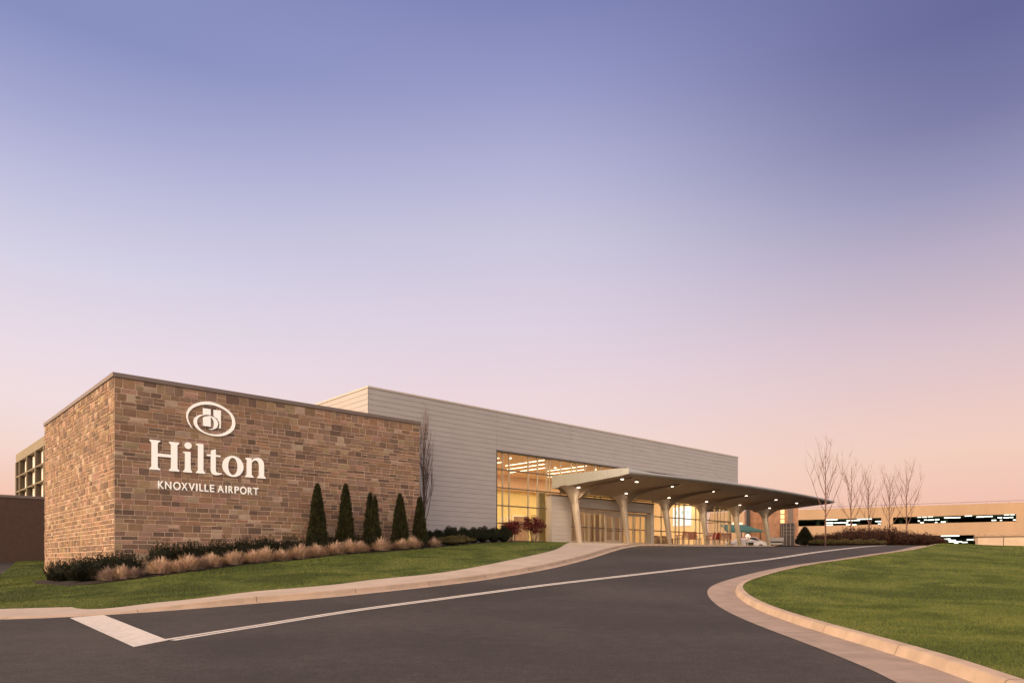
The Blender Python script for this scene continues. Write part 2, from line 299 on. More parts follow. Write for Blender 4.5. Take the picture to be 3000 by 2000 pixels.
Lpoly = [(-58, WS[0][1]-.5)] + WS + [uv(35.2, 35.6), uv(22, 35.6), uv(22, 33), uv(8.1, 33), uv(8.1, 47.5), (-33.5, 52.6), hit(128,1634,gl), hit(52,1643,gl), hit(26,1664,gl), hit(0,1682,gl), (-45, 36), (-58, 30)]
drape('lawn', Lpoly, gl, M['lawn'], .9, .15)
bed_px = [(96,1704),(120,1711),(219,1716.6),(332,1705),(440,1691),(539,1678),(700,1657),(800,1643),(1008,1625),(1217,1609.5),(1340,1597)]
bed = smooth([(uv(upx(800, 29.3), 29.3) if p[0] == 800 else hit(*p, f=gl)) for p in bed_px] + [(-2.35, 42.6), (-1.6, 44.2), (1.0, 47.3), (3.1, 49.6)], .4) + [uv(35.1, 35.5), uv(22.9, 35.5), uv(22.9, 32.5), uv(8.0, 32.5), uv(8.0, 35.5)]
bed_f = lambda x, y: gl(x, y)+.045
drape('mulch_bed', bed, bed_f, M['mulch'], .5, .1)
island = [(24.2, 61.5), (27.5, 58.4), (31, 57.6), (36, 58), (40, 61), (40, 70), (24, 72)]
drape('planting_bed', smooth(island+island[:1], .8)[:-1], gr, M['mulch'], 1., .2)
# painted markings
def ribbon(name, pl, w, off=.007):
    a, b = offset(pl, w/2), offset(pl, -w/2); v = []; n = len(pl)
    for r in (a, b): z = gz(np.array([p[0] for p in r]), np.array([p[1] for p in r])); v += [(r[i][0], r[i][1], z[i]+off) for i in range(n)]
    return struct(mk(name, v, [(i, i+1, n+i+1, n+i)[::-1] for i in range(n-1)], M['paint'], smooth=True))
cl_px = [(492,1875),(700,1842),(1000,1793.5),(1300,1753),(1600,1713.5),(1900,1678.5),(2100,1655),(2251,1638),(2400,1616)]
CL = smooth([hit(*p) for p in cl_px] + [(24.3, 47.6), (29.5, 53.5)], .4)
ribbon('lane_line', offset(CL, .10), .14); ribbon('lane_line', offset(CL, -.10), .14)
sb = [hit(*p) for p in ((204,1809.5),(304,1801),(492,1875),(392,1895))]
drape('stop_bar', sb, gz, M['paint'], .7, 0., .007)
# grass blades
def blades(name, poly, f, dens, hgt, label, excl=None):
    x0, x1 = min(p[0] for p in poly), max(p[0] for p in poly); y0, y1 = min(p[1] for p in poly), max(p[1] for p in poly); Vs = []; Ts = []
    for ya, yb, d, w, h in dens:
        a, b = max(y0, ya), min(y1, yb)
        if b <= a: continue
        n = int((x1-x0)*(b-a)*d); x = RNG.uniform(x0, x1, n); y = RNG.uniform(a, b, n); k = inside(poly, x, y) & (np.abs(x/np.maximum(y, .5)) < .80)
        if excl is not None: k &= ~inside(excl, x, y)
        x, y = x[k], y[k]; n = len(x); z = f(x, y)-.004; hh = h*RNG.uniform(.55, 1.15, n)*hgt; a_ = RNG.uniform(0, 6.283, n); l = RNG.uniform(0, .7, n)*hh; b_ = RNG.uniform(0, 6.283, n)
        V = np.empty((n, 3, 3)); V[:, 0] = np.c_[x-np.cos(a_)*w, y-np.sin(a_)*w, z]; V[:, 1] = np.c_[x+np.cos(a_)*w, y+np.sin(a_)*w, z]; V[:, 2] = np.c_[x+np.cos(b_)*l, y+np.sin(b_)*l, z+hh]
        t = RNG.uniform(.68, 1.25, n)[:, None]*np.c_[RNG.uniform(.88, 1.2, n), np.ones(n), RNG.uniform(.7, 1.2, n)]; Vs.append(V); Ts.append(t)
    o = quads(name, np.concatenate(Vs), M['blade'], tint=np.concatenate(Ts), per=3); tag(o, label, 'grass', kind='stuff'); return o
DN = [(4, 12, 3200, .0035, .04), (12, 18, 1700, .0055, .042), (18, 27, 800, .008, .045), (27, 38, 380, .012, .05), (38, 56, 170, .018, .055)]
blades('lawn_grass', R_poly, gr, DN, 1., 'short mown grass on the rounded island right of the driveway')
blades('lawn_grass', Lpoly, gl, DN, 1., 'short mown grass on the bank in front of the stone wall', bed)
# ---------------------------------------------------------------- stone building
UM = lambda a, z, d: (a, -d, z)                                 # front face in a building's own frame
def stones(mb, a0, a1, z0, z1, mp, seed):
    rg = random.Random(seed); pal = [(a*1.04, b*1.04, c*1.02) for a, b, c in [(.235,.150,.098),(.275,.180,.115),(.205,.135,.098),(.34,.215,.165),(.30,.22,.14),(.155,.105,.08),(.40,.30,.23),(.245,.165,.125),(.29,.175,.115),(.15,.10,.075)]]; wt = [5, 5, 5, 3, 3, 2.4, 1.8, 4, 4, .8]
    z = z0; g = .014
    def st(a, b, c, d):
        col = list(rg.choices(pal, wt)[0]); k = rg.uniform(.86, 1.14); col = tuple(x*k*rg.uniform(.96, 1.04) for x in col); o = rg.uniform(.012, .032); i = .007
        J = lambda: rg.uniform(-.004, .004)
        bs = [(a+g, c+g), (b-g, c+g), (b-g, d-g), (a+g, d-g)]; fr = [(a+g+i+J(), c+g+i+J()), (b-g-i+J(), c+g+i+J()), (b-g-i+J(), d-g-i+J()), (a+g+i+J(), d-g-i+J())]
        vs = [mp(p, q, 0) for p, q in bs] + [mp(p, q, o+rg.uniform(-.006, .006)) for p, q in fr]
        mb.add(vs, [(4, 5, 6, 7), (0, 1, 5, 4), (1, 2, 6, 5), (2, 3, 7, 6), (3, 0, 4, 7)], 0, col)
    while z < z1-.01:
        h = rg.choice([.16, .18, .21, .22, .27, .32]); h = min(h, z1-z)
        if z1-(z+h) < .1: h = z1-z
        a = a0 - rg.uniform(0, .3)
        while a < a1:
            w = rg.uniform(.30, .64) if h > .19 else rg.uniform(.34, .70); b = min(a+w, a1); b = a1 if a1-b < .16 else b; aa = max(a, a0)
            if b-aa > .05:
                if h > .24 and rg.random() < .3: m_ = z+h*rg.uniform(.42, .58); st(aa, b, z, m_); st(aa, b, m_, z+h)
                elif h > .28 and b-aa > .5 and rg.random() < .3: q = aa+(b-aa)*rg.uniform(.35, .65); st(aa, q, z, z+h); m_ = z+h/2; st(q, b, z, m_); st(q, b, m_, z+h)
                else: st(aa, b, z, z+h)
            a = b
        z += h
    n = len(mb.col); mb.add([mp(a0, z0, 0), mp(a1, z0, 0), mp(a1, z1, 0), mp(a0, z1, 0)], [(0, 1, 2, 3)], 1, (1, 1, 1))
x, y = uv(7.7, 32.32); SB = thing('stone_building', 'low flat-roofed building block faced in brown coursed stone, carrying the large white lettering', 'building', (x, y, -.5), ROT)
LW, DW = 15.1, 14.5; zt = 8.02; zb_ = -1.6
mb = MB(); stones(mb, 0, LW, zb_, zt, lambda a, z, d: (a, -d, z), 3); stones(mb, 0, DW, zb_, zt, lambda a, z, d: (-d, DW-a, z), 5); stones(mb, 0, 3.0, zb_, zt, lambda a, z, d: (LW+d, a, z), 8)
mb.build('wall', [M['stone'], M['mortar']], SB)
mb = MB(); mb.add([(0, 0, 7.6), (LW, 0, 7.6), (LW, 3.0, 7.6), (13.5, 3.0, 7.6), (13.5, DW, 7.6), (0, DW, 7.6)], [(0, 1, 2, 3, 4, 5)]); mb.build('roof', M['roofing'], SB)
mb = MB(); c = .07
mb.box(-c, LW+c, -c, .35, zt, zt+.19, bev=.02); mb.box(-c+.001, .35, .352, DW, zt, zt+.188, bev=.02); mb.box(LW-.35, LW+c-.001, .352, 3.0, zt, zt+.188, bev=.02); mb.build('coping', M['coping'], SB)
mb = MB(); mb.box(-.02, LW+.02, .06, .3, zt-.4, zt-.002); mb.box(.06, .3, .31, DW, zt-.4, zt-.003); mb.build('parapet', M['roofing'], SB)
# ---------------------------------------------------------------- sign
def wall_pt(px, py, v=32.32):
    t = (px-1500)/F; Y = (v/SU)/(CU/SU-t); return (xy2uv(t*Y, Y)[0]-7.7, (HOR-py)/F*Y)
def ell(cx, cz, rx, rz, n=40, a0=0, a1=360): return [(cx+rx*math.cos(math.radians(a0+(a1-a0)*i/n)), cz+rz*math.sin(math.radians(a0+(a1-a0)*i/n))) for i in range(n+(0 if a1-a0 == 360 else 1))]
SG = thing('hotel_sign', 'white raised letters and oval emblem mounted on the brown stone wall', 'sign', (*uv(7.7, 32.32), 0), ROT)
def plate(name, loops, th, base, parent, m=None):
    cu = bpy.data.curves.new(name, 'CURVE'); cu.dimensions = '2D'; cu.fill_mode = 'BOTH'; cu.extrude = th/2; cu.bevel_depth = 0
    for lp in loops:
        s = cu.splines.new('POLY'); s.points.add(len(lp)-1); s.use_cyclic_u = True
        for p, q in zip(s.points, lp): p.co = (q[0], q[1], 0, 1)
    return curve_mesh(name, cu, th, base, parent, m)
def curve_mesh(name, cu, th, base, parent, m=None, fit=None):
    t = bpy.data.objects.new('tmp', cu); COL.objects.link(t); bpy.context.view_layer.update(); me = bpy.data.meshes.new_from_object(t.evaluated_get(bpy.context.evaluated_depsgraph_get())); bpy.data.objects.remove(t)
    co = np.empty(len(me.vertices)*3, np.float32); me.vertices.foreach_get('co', co); co = co.reshape(-1, 3)
    if fit:
        a, b = co.min(0), co.max(0); co[:, 0] = fit[0] + (co[:, 0]-a[0])/(b[0]-a[0])*(fit[1]-fit[0]); co[:, 1] = fit[2] + (co[:, 1]-a[1])/(b[1]-a[1])*(fit[3]-fit[2])
    out = np.c_[co[:, 0], -(base+th/2) - co[:, 2], co[:, 1]]; me.vertices.foreach_set('co', out.astype(np.float32).ravel()); me.materials.clear(); me.materials.append(m or M['letter']); me.update()
    me.name = name; o = bpy.data.objects.new(name, me); COL.objects.link(o); o.parent = parent; return o
B0, T0 = 3.875, 5.12                                             # baseline and cap height
def serif(x0, x1, a, b, z, up, lw=.0):                           # flared slab foot on a stem a..b
    s = 1 if up else -1; return [(x0, z), (x0+.01, z+s*.05), (a-.04, z+s*.085), (a, z+s*.13)], [(b, z+s*.13), (b+.04, z+s*.085), (x1-.01, z+s*.05), (x1, z)]
def stem(x0, x1, a, b, z0, z1, topL=True, topR=True, tx0=None, tx1=None):
    l, r = serif(x0, x1, a, b, z0, True); tl, tr = serif(tx0 if tx0 is not None else x0, tx1 if tx1 is not None else x1, a, b, z1, False)
    out = l + (tl[::-1] if topL else [(a, z1)]) + (tr[::-1] if topR else [(b, z1)]) + r[::1]
    return out
Hh = stem(1.31, 1.73, 1.397, 1.632, B0, T0)
# H as one outline: left stem, bar, right stem
l1, r1 = serif(1.31, 1.73, 1.397, 1.632, B0, True); l2, r2 = serif(2.08, 2.50, 2.167, 2.42, B0, True); L1, R1 = serif(1.32, 1.74, 1.397, 1.632, T0, False); L2, R2 = serif(2.085, 2.50, 2.167, 2.42, T0, False)
Hl = l1 + L1[::-1] + R1[::-1] + [(1.632, 4.57), (2.167, 4.57)] + L2[::-1] + R2[::-1] + r2 + l2 + [(2.167, 4.445), (1.632, 4.445)] + r1
plate('letter', [Hl], .055, .05, SG)
il = serif(2.655, 3.03, 2.737, 2.965, B0, True); I_ = il[0] + [(2.737, 4.69), (2.66, 4.71), (2.655, 4.745), (2.72, 4.765), (2.965, 4.765)] + il[1]
plate('letter', [I_, ell(2.863, 5.03, .143, .143)], .055, .05, SG)
ll = serif(3.19, 3.585, 3.279, 3.506, B0, True); plate('letter', [ll[0] + [(3.279, 5.07), (3.20, 5.10), (3.205, 5.15), (3.28, 5.165), (3.506, 5.165)] + ll[1]], .055, .05, SG)
t_ = [(3.659, 4.67), (3.824, 4.67), (3.824, 4.05), (3.845, 3.97), (3.89, 3.90), (3.96, 3.86), (4.06, 3.85), (4.20, 3.875), (4.307, 3.915), (4.307, 3.965), (4.20, 3.955), (4.12, 3.965), (4.07, 3.995), (4.045, 4.05), (4.039, 4.12), (4.039, 4.67), (4.247, 4.67), (4.247, 4.745), (4.039, 4.745), (4.039, 5.0), (3.834, 4.93), (3.834, 4.745), (3.659, 4.745)]
plate('letter', [t_], .055, .05, SG)
plate('letter', [ell(4.807, 4.31, .474, .474), ell(4.802, 4.31, .217, .39)], .055, .05, SG)
n1_, n2_ = serif(5.37, 5.76, 5.44, 5.66, B0, True), serif(5.93, 6.33, 6.019, 6.25, B0, True)
n_ = n1_[0] + [(5.44, 4.67), (5.385, 4.70), (5.383, 4.745), (5.44, 4.765), (5.66, 4.76), (5.66, 4.64), (5.74, 4.73), (5.84, 4.79), (5.95, 4.815), (6.06, 4.80), (6.15, 4.745), (6.21, 4.66), (6.245, 4.54), (6.25, 4.40)] + n2_[1] + n2_[0] + [(6.019, 4.40), (6.01, 4.52), (5.975, 4.61), (5.91, 4.665), (5.84, 4.68), (5.76, 4.655), (5.70, 4.60), (5.66, 4.53)] + n1_[1]
plate('letter', [n_], .055, .05, SG)
xs_ = [('K',148,268),('N',290,418),('O',455,605),('X',620,745),('V',765,895),('I',918,948),('L',985,1065),('L',1090,1170),('E',1198,1285),('A',1350,1480),('I',1513,1540),('R',1575,1668),('P',1697,1785),('O',1808,1940),('R',1965,2055),('T',2075,2180)]
for ch, a, b in xs_:
    cu = bpy.data.curves.new('letter', 'FONT'); cu.body = ch; cu.size = 1; cu.offset = .014; cu.extrude = .02
    f = .14456; u0 = wall_pt(440+a*f, 1420)[0]; u1 = wall_pt(440+b*f, 1420)[0]; ov = .012 if ch == 'O' else 0
    curve_mesh('letter', cu, .04, .05, SG, None, (u0, u1, 3.095-ov, 3.42+ov))
ez = lambda X, Y: wall_pt(530+X*.07974, 1165+Y*.07972)
def swoosh(pw):
    c = []; P = [Vector((a, b, w)) for a, b, w in pw]; P = [P[0]*2-P[1]] + P + [P[-1]*2-P[-2]]
    for i in range(1, len(P)-2):
        a, b, e, d = P[i-1:i+3]
        for k in range(5): t = k/5; c.append(.5*((2*b) + (e-a)*t + (2*a-5*b+4*e-d)*t*t + (3*b-a-3*e+d)*t**3))
    c.append(P[-2]); Lf, Rt = [], []
    for i, p in enumerate(c):
        q = c[min(i+1, len(c)-1)]-c[max(i-1, 0)]; n = Vector((-q.y, q.x)).normalized()*max(p.z*.88, 3)/2; Lf.append(ez(p.x+n.x, p.y+n.y)); Rt.append(ez(p.x-n.x, p.y-n.y))
    return Lf + Rt[::-1]
plate('emblem_ring', [swoosh([(405,1130,5),(310,1010,38),(240,860,50),(203,700,62),(228,550,85),(310,415,108),(440,315,120),(620,240,122),(800,205,122),(1000,208,122),(1200,245,108),(1400,320,92),(1590,425,82),(1750,550,82),(1855,690,95),(1905,850,112),(1908,1000,128),(1860,1130,140),(1765,1235,140),(1620,1318,122),(1450,1372,98),(1250,1385,72),(1050,1355,60),(870,1295,52),(720,1215,70),(600,1110,98),(530,1000,122),(502,880,138),(525,780,125),(605,700,95),(710,655,55),(800,643,18)])], .055, .05, SG)
plate('emblem_ring', [swoosh([(1000,672,8),(1090,705,40),(1180,780,100),(1245,880,150),(1262,980,165),(1235,1070,140),(1180,1135,70),(1090,1165,38),(990,1158,4)])], .055, .05, SG)
plate('monogram', [[ez(*p) for p in ((785,390),(1060,435),(1060,648),(930,632),(785,638))]], .07, .05, SG)
plate('monogram', [[ez(*p) for p in ((785,728),(870,692),(960,684),(1060,712),(1060,1068),(785,1035))]], .07, .05, SG)
plate('monogram', [[ez(*p) for p in ((1175,455),(1435,480),(1430,1135),(1365,1120),(1400,1000),(1375,885),(1310,780),(1175,680))]], .07, .05, SG)
# ---------------------------------------------------------------- main building
FV = 35.36; U0, U1 = 21.4, 61.7; TOP = 10.0; FL = 1.4
x, y = uv(U0, FV); WB = thing('lobby_building', 'long pale grey building with horizontal metal siding and a tall glowing glass front', 'building', (x, y, 0), ROT)
LB = U1-U0; WX = 31.1-U0; GX = 60.6-U0; WT = 7.39; VX0, VX1 = 35.9-U0, 47.85-U0; VT = 4.72
def siding(mb, a0, a1, z0, z1, mp, ch=.305, ph=0.):
    z = z1
    while z > z0+.01:
        zl = max(z0, z-ch); b = (z-zl)/ch
        mb.add([mp(a0, zl, .024), mp(a1, zl, .024), mp(a1, z-.012, .010), mp(a0, z-.012, .010), mp(a0, z, .0), mp(a1, z, .0), mp(a0, zl, .0), mp(a1, zl, .0)], [(0, 1, 2, 3), (3, 2, 5, 4), (6, 7, 1, 0)]); z = zl
mb = MB(); fm = lambda a, z, d: (a, -d, z); jts = [0, WX]
siding(mb, 0, WX, -.5, TOP-.12, fm)
xj = WX; js = [WX, WX+7.2, WX+14.6, WX+22.0, LB]
for a, b in zip(js, js[1:]): siding(mb, a+.012, b-.0, WT, TOP-.12, fm)
siding(mb, 0, 26, 4, TOP-.12, lambda a, z, d: (-d, 26-a, z)); siding(mb, 0, 26, 4.9, TOP-.12, lambda a, z, d: (LB+d, a, z))
mb.build('siding', M['siding'], WB)
mb = MB(); mb.box(.0, WX, .004, .3, -1, TOP-.15); mb.box(WX, LB, .004, .3, WT+.004, TOP-.15); mb.box(.004, .3, .31, 26, -1, TOP-.15); mb.box(LB-.3, LB-.004, .31, 26, WT+.2, TOP-.15); mb.box(.3, LB-.3, 25.6, 26, -1, TOP-.15); mb.build('wall', M['roofing'], WB)
mb = MB(); mb.box(.0, LB, .302, 25.9, TOP-.5, TOP-.35); mb.build('roof', M['roofing'], WB)
mb = MB(); mb.box(-.05, LB+.05, -.05, .32, TOP-.12, TOP, bev=.015); mb.box(-.049, .32, .322, 26, TOP-.12, TOP-.002, bev=.015); mb.box(LB-.32, LB+.049, .322, 26, TOP-.12, TOP-.002, bev=.015); mb.build('coping', M['siding_trim'], WB)
mb = MB(); mb.box(WX+.012, LB-.012, -.036, .3, WT-.1, WT-.004); mb.box(WX-.004, WX+.05, -.04, .3, FL-1, WT-.1); mb.build('window_head', M['frame_dark'], WB)
zs = [6.16, 4.95, 3.76, 2.58]; MU = [upx(1400+q*.2338, FV)-U0 for q in (230, 328, 410, 648, 765, 880, 920, 1055, 1190, 1255, 1360, 1485, 1555)]
MU2 = [upx(1850+q*.2126, FV)-U0 for q in (315, 430, 625, 675, 745, 905, 960, 1050, 1165, 1240, 1290, 1360)] 
MU = [m for m in MU if m > WX-.1] + [VX0+(VX1-VX0)*.62, VX1-1.8] + MU2 + [GX]
MU = sorted(set(round(m, 2) for m in MU)); MU[0] = WX+.07
WN = None
mb = MB(); mb.add([(WX+.05, .16, FL-.1), (GX, .16, FL-.1), (GX, .16, WT-.1), (WX+.05, .16, WT-.1)], [(0, 1, 2, 3)]); mb.add([(GX, .16, FL-.1), (GX, 4.5, FL-.1), (GX, 4.5, WT-.1), (GX, .16, WT-.1)], [(0, 1, 2, 3)]); WN = mb.build('window', M['glass'], WB)
mb = MB()
for m in MU: mb.box(m-.032, m+.032, .10, .22, FL-.3, WT-.1)
for a in (1.5, 3.0, 4.5): mb.box(GX-.03, GX+.03, a-.03, a+.03, FL-.3, WT-.1)
mb.build('window_frame', M['frame_light'], WN)
mb = MB()
for z in zs: mb.box(WX+.05, GX+.05, .085, .235, z-.035, z+.035); mb.box(GX-.05, GX+.052, .236, 4.5, z-.034, z+.034)
mb.box(WX+.05, GX+.05, .085, .235, FL-.3, FL+.06); mb.build('window_frame', M['frame'], WN)
# vestibule
mb = MB(); vm = lambda a, z, d: (a, -.40-d, z); D0, D1 = 38.4-U0, 47.4-U0; DH = 3.95
siding(mb, VX0, D0-.5, FL-.2, VT-.06, vm); siding(mb, D0-.5, D1+.02, DH, VT-.06, vm); siding(mb, D1+.02, VX1, FL-.2, VT-.06, vm)
mb.box(VX0+.01, D0-.51, -.39, .08, FL-.2, VT-.06); mb.box(D0-.51, D1+.03, -.39, .08, DH+.01, VT-.06); mb.box(D1+.03, VX1-.01, -.39, .08, FL-.2, VT-.06)
VB = mb.build('vestibule', M['siding_trim'], WB)  # warmer tone than the main siding: canopy lamp light put into the colour
mb = MB(); mb.box(VX0-.03, VX1+.03, -.46, .08, VT-.06, VT+.04, bev=.01); mb.box(D0-.5, D1+.02, -.445, -.38, DH-.07, DH-.001); mb.build('trim', M['frame'], VB)
SFX = [upx(p, FV+.1)-U0 for p in (1724, 1772, 1796, 1818, 1853.6, 1875)]
mb = MB(); mb.add([(D0-.5, .1, FL), (D1, .1, FL), (D1, .1, DH), (D0-.5, .1, DH)], [(0, 1, 2, 3)]); SF = mb.build('storefront', M['glass'], WB)
mb = MB()
for m in [D0-.46]+SFX+[D1-.03]: mb.box(m-.04, m+.04, .03, .15, FL, DH-.3)
mb.box(D0-.5, D1+.02, .032, .152, DH-.3, DH-.075); mb.box(D0-.5, SFX[1]-.045, .028, .148, FL, FL+.14); mb.box(SFX[3]+.045, D1, .028, .148, FL, FL+.14); mb.build('storefront_frame', M['frame_light'], SF)
for i in (1, 2):
    a, b = SFX[i]+.045, SFX[i+1]-.045; mb = MB(); mb.box(a, a+.09, .04, .14, FL+.02, DH-.31); mb.box(b-.09, b, .04, .14, FL+.02, DH-.31); mb.box(a+.09, b-.09, .042, .142, FL+.02, FL+.26); mb.box(a+.09, b-.09, .042, .142, DH-.45, DH-.31); d = mb.build('door', M['frame_light'], WB)
    mb = MB(); mb.tube([(a+.08, -.03, FL+1.0), (b-.08, -.03, FL+1.0)], .025, 8); mb.tube([(a+.1, -.03, FL+1.0), (a+.1, .05, FL+1.0)], .015); mb.tube([(b-.1, -.03, FL+1.0), (b-.1, .05, FL+1.0)], .015); mb.build('handle', M['frame_dark'], d)
# lobby interior
BV = 11.5
mb = MB(); mb.box(WX+.3, GX-.05, .3, 14, FL-.2, FL-.02); mb.build('floor', M['in_floor'], WB)
mb = MB(); mb.box(WX-.3, LB-.31, .301, 14, WT+.06, WT+.18); mb.box(LB-2.0, LB-.02, .005, .3, WT-.09, WT+.003) ; mb.build('ceiling', M['in_ceil'], WB)
mb = MB(); mb.box(WX-.28, WX-.02, .302, 14, FL-.2, WT+.05); mb.box(WX, 59.3-U0, BV, BV+.2, FL-.02, WT+.05); mb.build('inner_wall', M['in_wall'], WB)
mb = MB(); mb.box(58.9-U0, 59.1-U0, 1.9, BV-.01, FL-.02, WT+.05); mb.build('inner_wall', M['in_wall2'], WB)
mb = MB(); mb.box(WX+6, WX+20, BV-.9, BV-.01, 6.3, WT+.05); mb.build('inner_soffit', M['in_ceil'], WB)
for (pa, pb, zt_) in ((1463, 1476, 3.9), (1482, 1494, 4.1), (1499, 1545, 4.2), (1560, 1573, 4.0)):
    a, b = upx(pa, FV+BV)-U0, upx(pb, FV+BV)-U0; mb = MB(); mb.box(a, a+.14, BV-.12, BV-.003, FL, zt_); mb.box(b-.14, b, BV-.12, BV-.003, FL, zt_); mb.box(a+.14, b-.14, BV-.118, BV-.003, zt_-.14, zt_)
    if b-a > 2: mb.box((a+b)/2-.07, (a+b)/2+.07, BV-.116, BV-.003, FL, zt_-.14)
    fr = mb.build('inner_door_frame', M['in_white'], WB); mb = MB(); mb.box(a+.14, b-.14, BV-.06, BV-.004, FL+.02, zt_-.14); mb.build('inner_door', M['in_brown'], fr)
a = upx(1580, FV+1.2)-U0; b = upx(1597, FV+1.2)-U0; mb = MB(); mb.box(a, b, 1.2, 1.5, FL, 5.0); mb.build('pillar', M['in_olive'], WB)  # olive upright added for a greenish strip in the glass; no pillar known
for a_, b_, c_ in ((D0-.3, D0+1.2, 0), (D0+1.7, D0+2.6, 1), (D0+3.0, D0+4.4, 0), (D0+4.9, D0+5.8, 1), (D0+6.3, D0+8.8, 0)):
    mb = MB(); k = a_
    while k < b_: mb.box(k, k+.07, 2.2-.05*c_, 2.3, FL, 3.8); k += .12 if c_ else .16
    mb.build('slat_screen', M['in_brown'] if c_ else M['in_rose'], WB)
mb = MB(); mb.box(D0-.5, D1, 2.34, 2.44, FL, 4.6); mb.build('vestibule_wall', M['in_rose'], WB)
for i, (a_, v0) in enumerate([(WX+1.2+k*1.55, 1.4+(k % 3)*1.5) for k in range(17)]):
    mb = MB(); mb.box(a_, a_+.09, v0, v0+4.2, WT+.03, WT+.058); mb.build('ceiling_light', M['strip'], WB)
    if i % 2: mb = MB(); mb.lathe([(.07, 0), (.07, .02)], 12, (a_+.7, v0-.5, WT+.036)); mb.build('ceiling_light', M['down'], WB)
for v0, v1, c_ in ((3.3, 3.95, 's'), (3.97, 4.6, 's'), (4.62, 5.35, 's')):
    mb = MB(); mb.box(58.84-U0, 58.895-U0, v0, v1, 3.5, 5.3); sc = mb.build('display_screen', M['screen'], WB)
    mb = MB(); vc = (v0+v1)/2
    for z_ in (3.85, 4.0): mb = MB(); mb.box(58.832-U0, 58.838-U0, vc-.2, vc+.2, z_, z_+.04); mb.build('caption', M['screen_dim'], sc)
    mb = MB(); mb.box(58.832-U0, 58.838-U0, vc-.1, vc+.1, 4.6, 4.95); mb.build('picture', M['screen_dim'], sc)
for k, w in enumerate((.9, 1.3)):
    a_ = upx(1918+k*24, FV+1.0)-U0; mb = MB(); mb.box(a_, a_+w, .8, 1.4, FL, FL+.62, bev=.05); mb.box(a_, a_+w, 1.2, 1.45, FL+.5, FL+.85, bev=.05); tag(mb.build('lobby_sofa', M['in_brown']), ('brown lobby seat behind the glass beside the entrance doors', 'wide brown lobby seat behind the glass at the first bench')[k], 'seat'); o = bpy.data.objects[-1] if False else None
for o in [o for o in COL.objects if o.name.startswith('lobby_sofa')]: o.location = (*uv(U0, FV), 0); o.rotation_euler = (0, 0, ROT)
# ---------------------------------------------------------------- canopy
CUK = [37.5+5.43*k for k in range(6)]; x, y = uv(36.35, 34); CZ = 0
CN = thing('entrance_canopy', 'sweeping pale entrance canopy on six flared columns with downlights, reaching over the drive', 'canopy', (x, y, 0), ROT)
CUL, CUR = 36.35, 68.6
def vf(u): d = u-48; return 27.6 + d*d*(.0068 if d < 0 else .0040)
VB_ = 35.28
def zsof(u, v):
    f = np.clip((VB_-v)/(VB_-vf(u)), 0, 1); z = 5.2 + .40*f; fade = sstep(CUL+.1, CUL+1.2, u)*(1-sstep(65.5, 68, u))
    z = z - .42*np.exp(-((v-34.1)/.75)**2)*fade
    for c in CUK: q = np.clip((34.1-v)/2.6, 0, 1); z = z - .30*(1-q)**1.5*np.exp(-((u-c)/.40)**4)
    return z
def vfa(u): d = u-48; return 27.6 + d*d*np.where(d < 0, .0068, .0040)
vf = vfa
us = np.unique(np.r_[np.arange(CUL, CUR, .09), CUR]); fr = np.linspace(0, 1, 42); nu, nv = len(us), len(fr); v = []; 
for s_ in fr:
    vv = VB_ + (vf(us)-VB_)*s_; z = zsof(us, vv); v += [(us[i]-CUL, vv[i]-34, z[i]) for i in range(nu)]
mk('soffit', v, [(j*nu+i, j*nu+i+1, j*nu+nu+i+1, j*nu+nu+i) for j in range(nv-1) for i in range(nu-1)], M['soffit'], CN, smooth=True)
def ztop(s, u=99.): return 6.12 - .28*s + .20*s*(1-sstep(CUL, CUL+2.6, u))
v = []; fs = []; us2 = np.arange(CUL-.05, CUR+.06, .5); us2[-1] = CUR+.05; n = len(us2); prof = []
for s_ in (0, .33, .66, .97): vv = VB_ + (vf(us2)-VB_)*s_; v += [(us2[i]-CUL, vv[i]-34, ztop(s_, us2[i])) for i in range(n)]
vv = vf(us2)-.10; v += [(us2[i]-CUL, vv[i]-34, 5.80+.16*(1-sstep(CUL, CUL+2.6, us2[i]))) for i in range(n)]; v += [(us2[i]-CUL, vv[i]-.03-34, 5.72) for i in range(n)]; v += [(us2[i]-CUL, vv[i]+.02-34, 5.64) for i in range(n)]; v += [(us2[i]-CUL, vf(us2[i])+.1-34, 5.585) for i in range(n)]
for j in range(7): fs += [(j*n+i, j*n+i+1, j*n+n+i+1, j*n+n+i)[::-1] for i in range(n-1)]
mk('roof', v, fs, M['fascia'], CN, smooth=True)
for ue, nm in ((CUL, 0), (CUR, 1)):
    mb = MB(); fp = [0, .18, .36, .55, .74, .9, 1.0]; vfe = float(vf(np.array(ue)))
    for a, b in zip(fp, fp[1:]):
        P = []
        for s_, e in ((a, .006), (b, -.006)):
            vv = VB_+(vfe-.1-VB_)*s_; zb2 = float(5.19+.40*s_) - (0 if s_ < 1 else -.05); P.append((vv-e*(1 if 1 else 0), zb2, ztop(s_, ue)-.002 - (.0 if s_ < 1 else .05)))
        (v0, b0, t0), (v1, b1, t1) = P; x0, x1 = (ue-CUL-.075, ue-CUL+.005) if nm == 0 else (ue-CUL-.005, ue-CUL+.075)
        mb.add([(x, p, q) for x in (x0, x1) for p, q in ((v0-34, b0), (v0-34, t0), (v1-34, t1), (v1-34, b1))], [(0, 1, 2, 3), (7, 6, 5, 4), (0, 4, 5, 1), (1, 5, 6, 2), (2, 6, 7, 3), (3, 7, 4, 0)])
    mb.build('fascia', M['fascia'], CN)
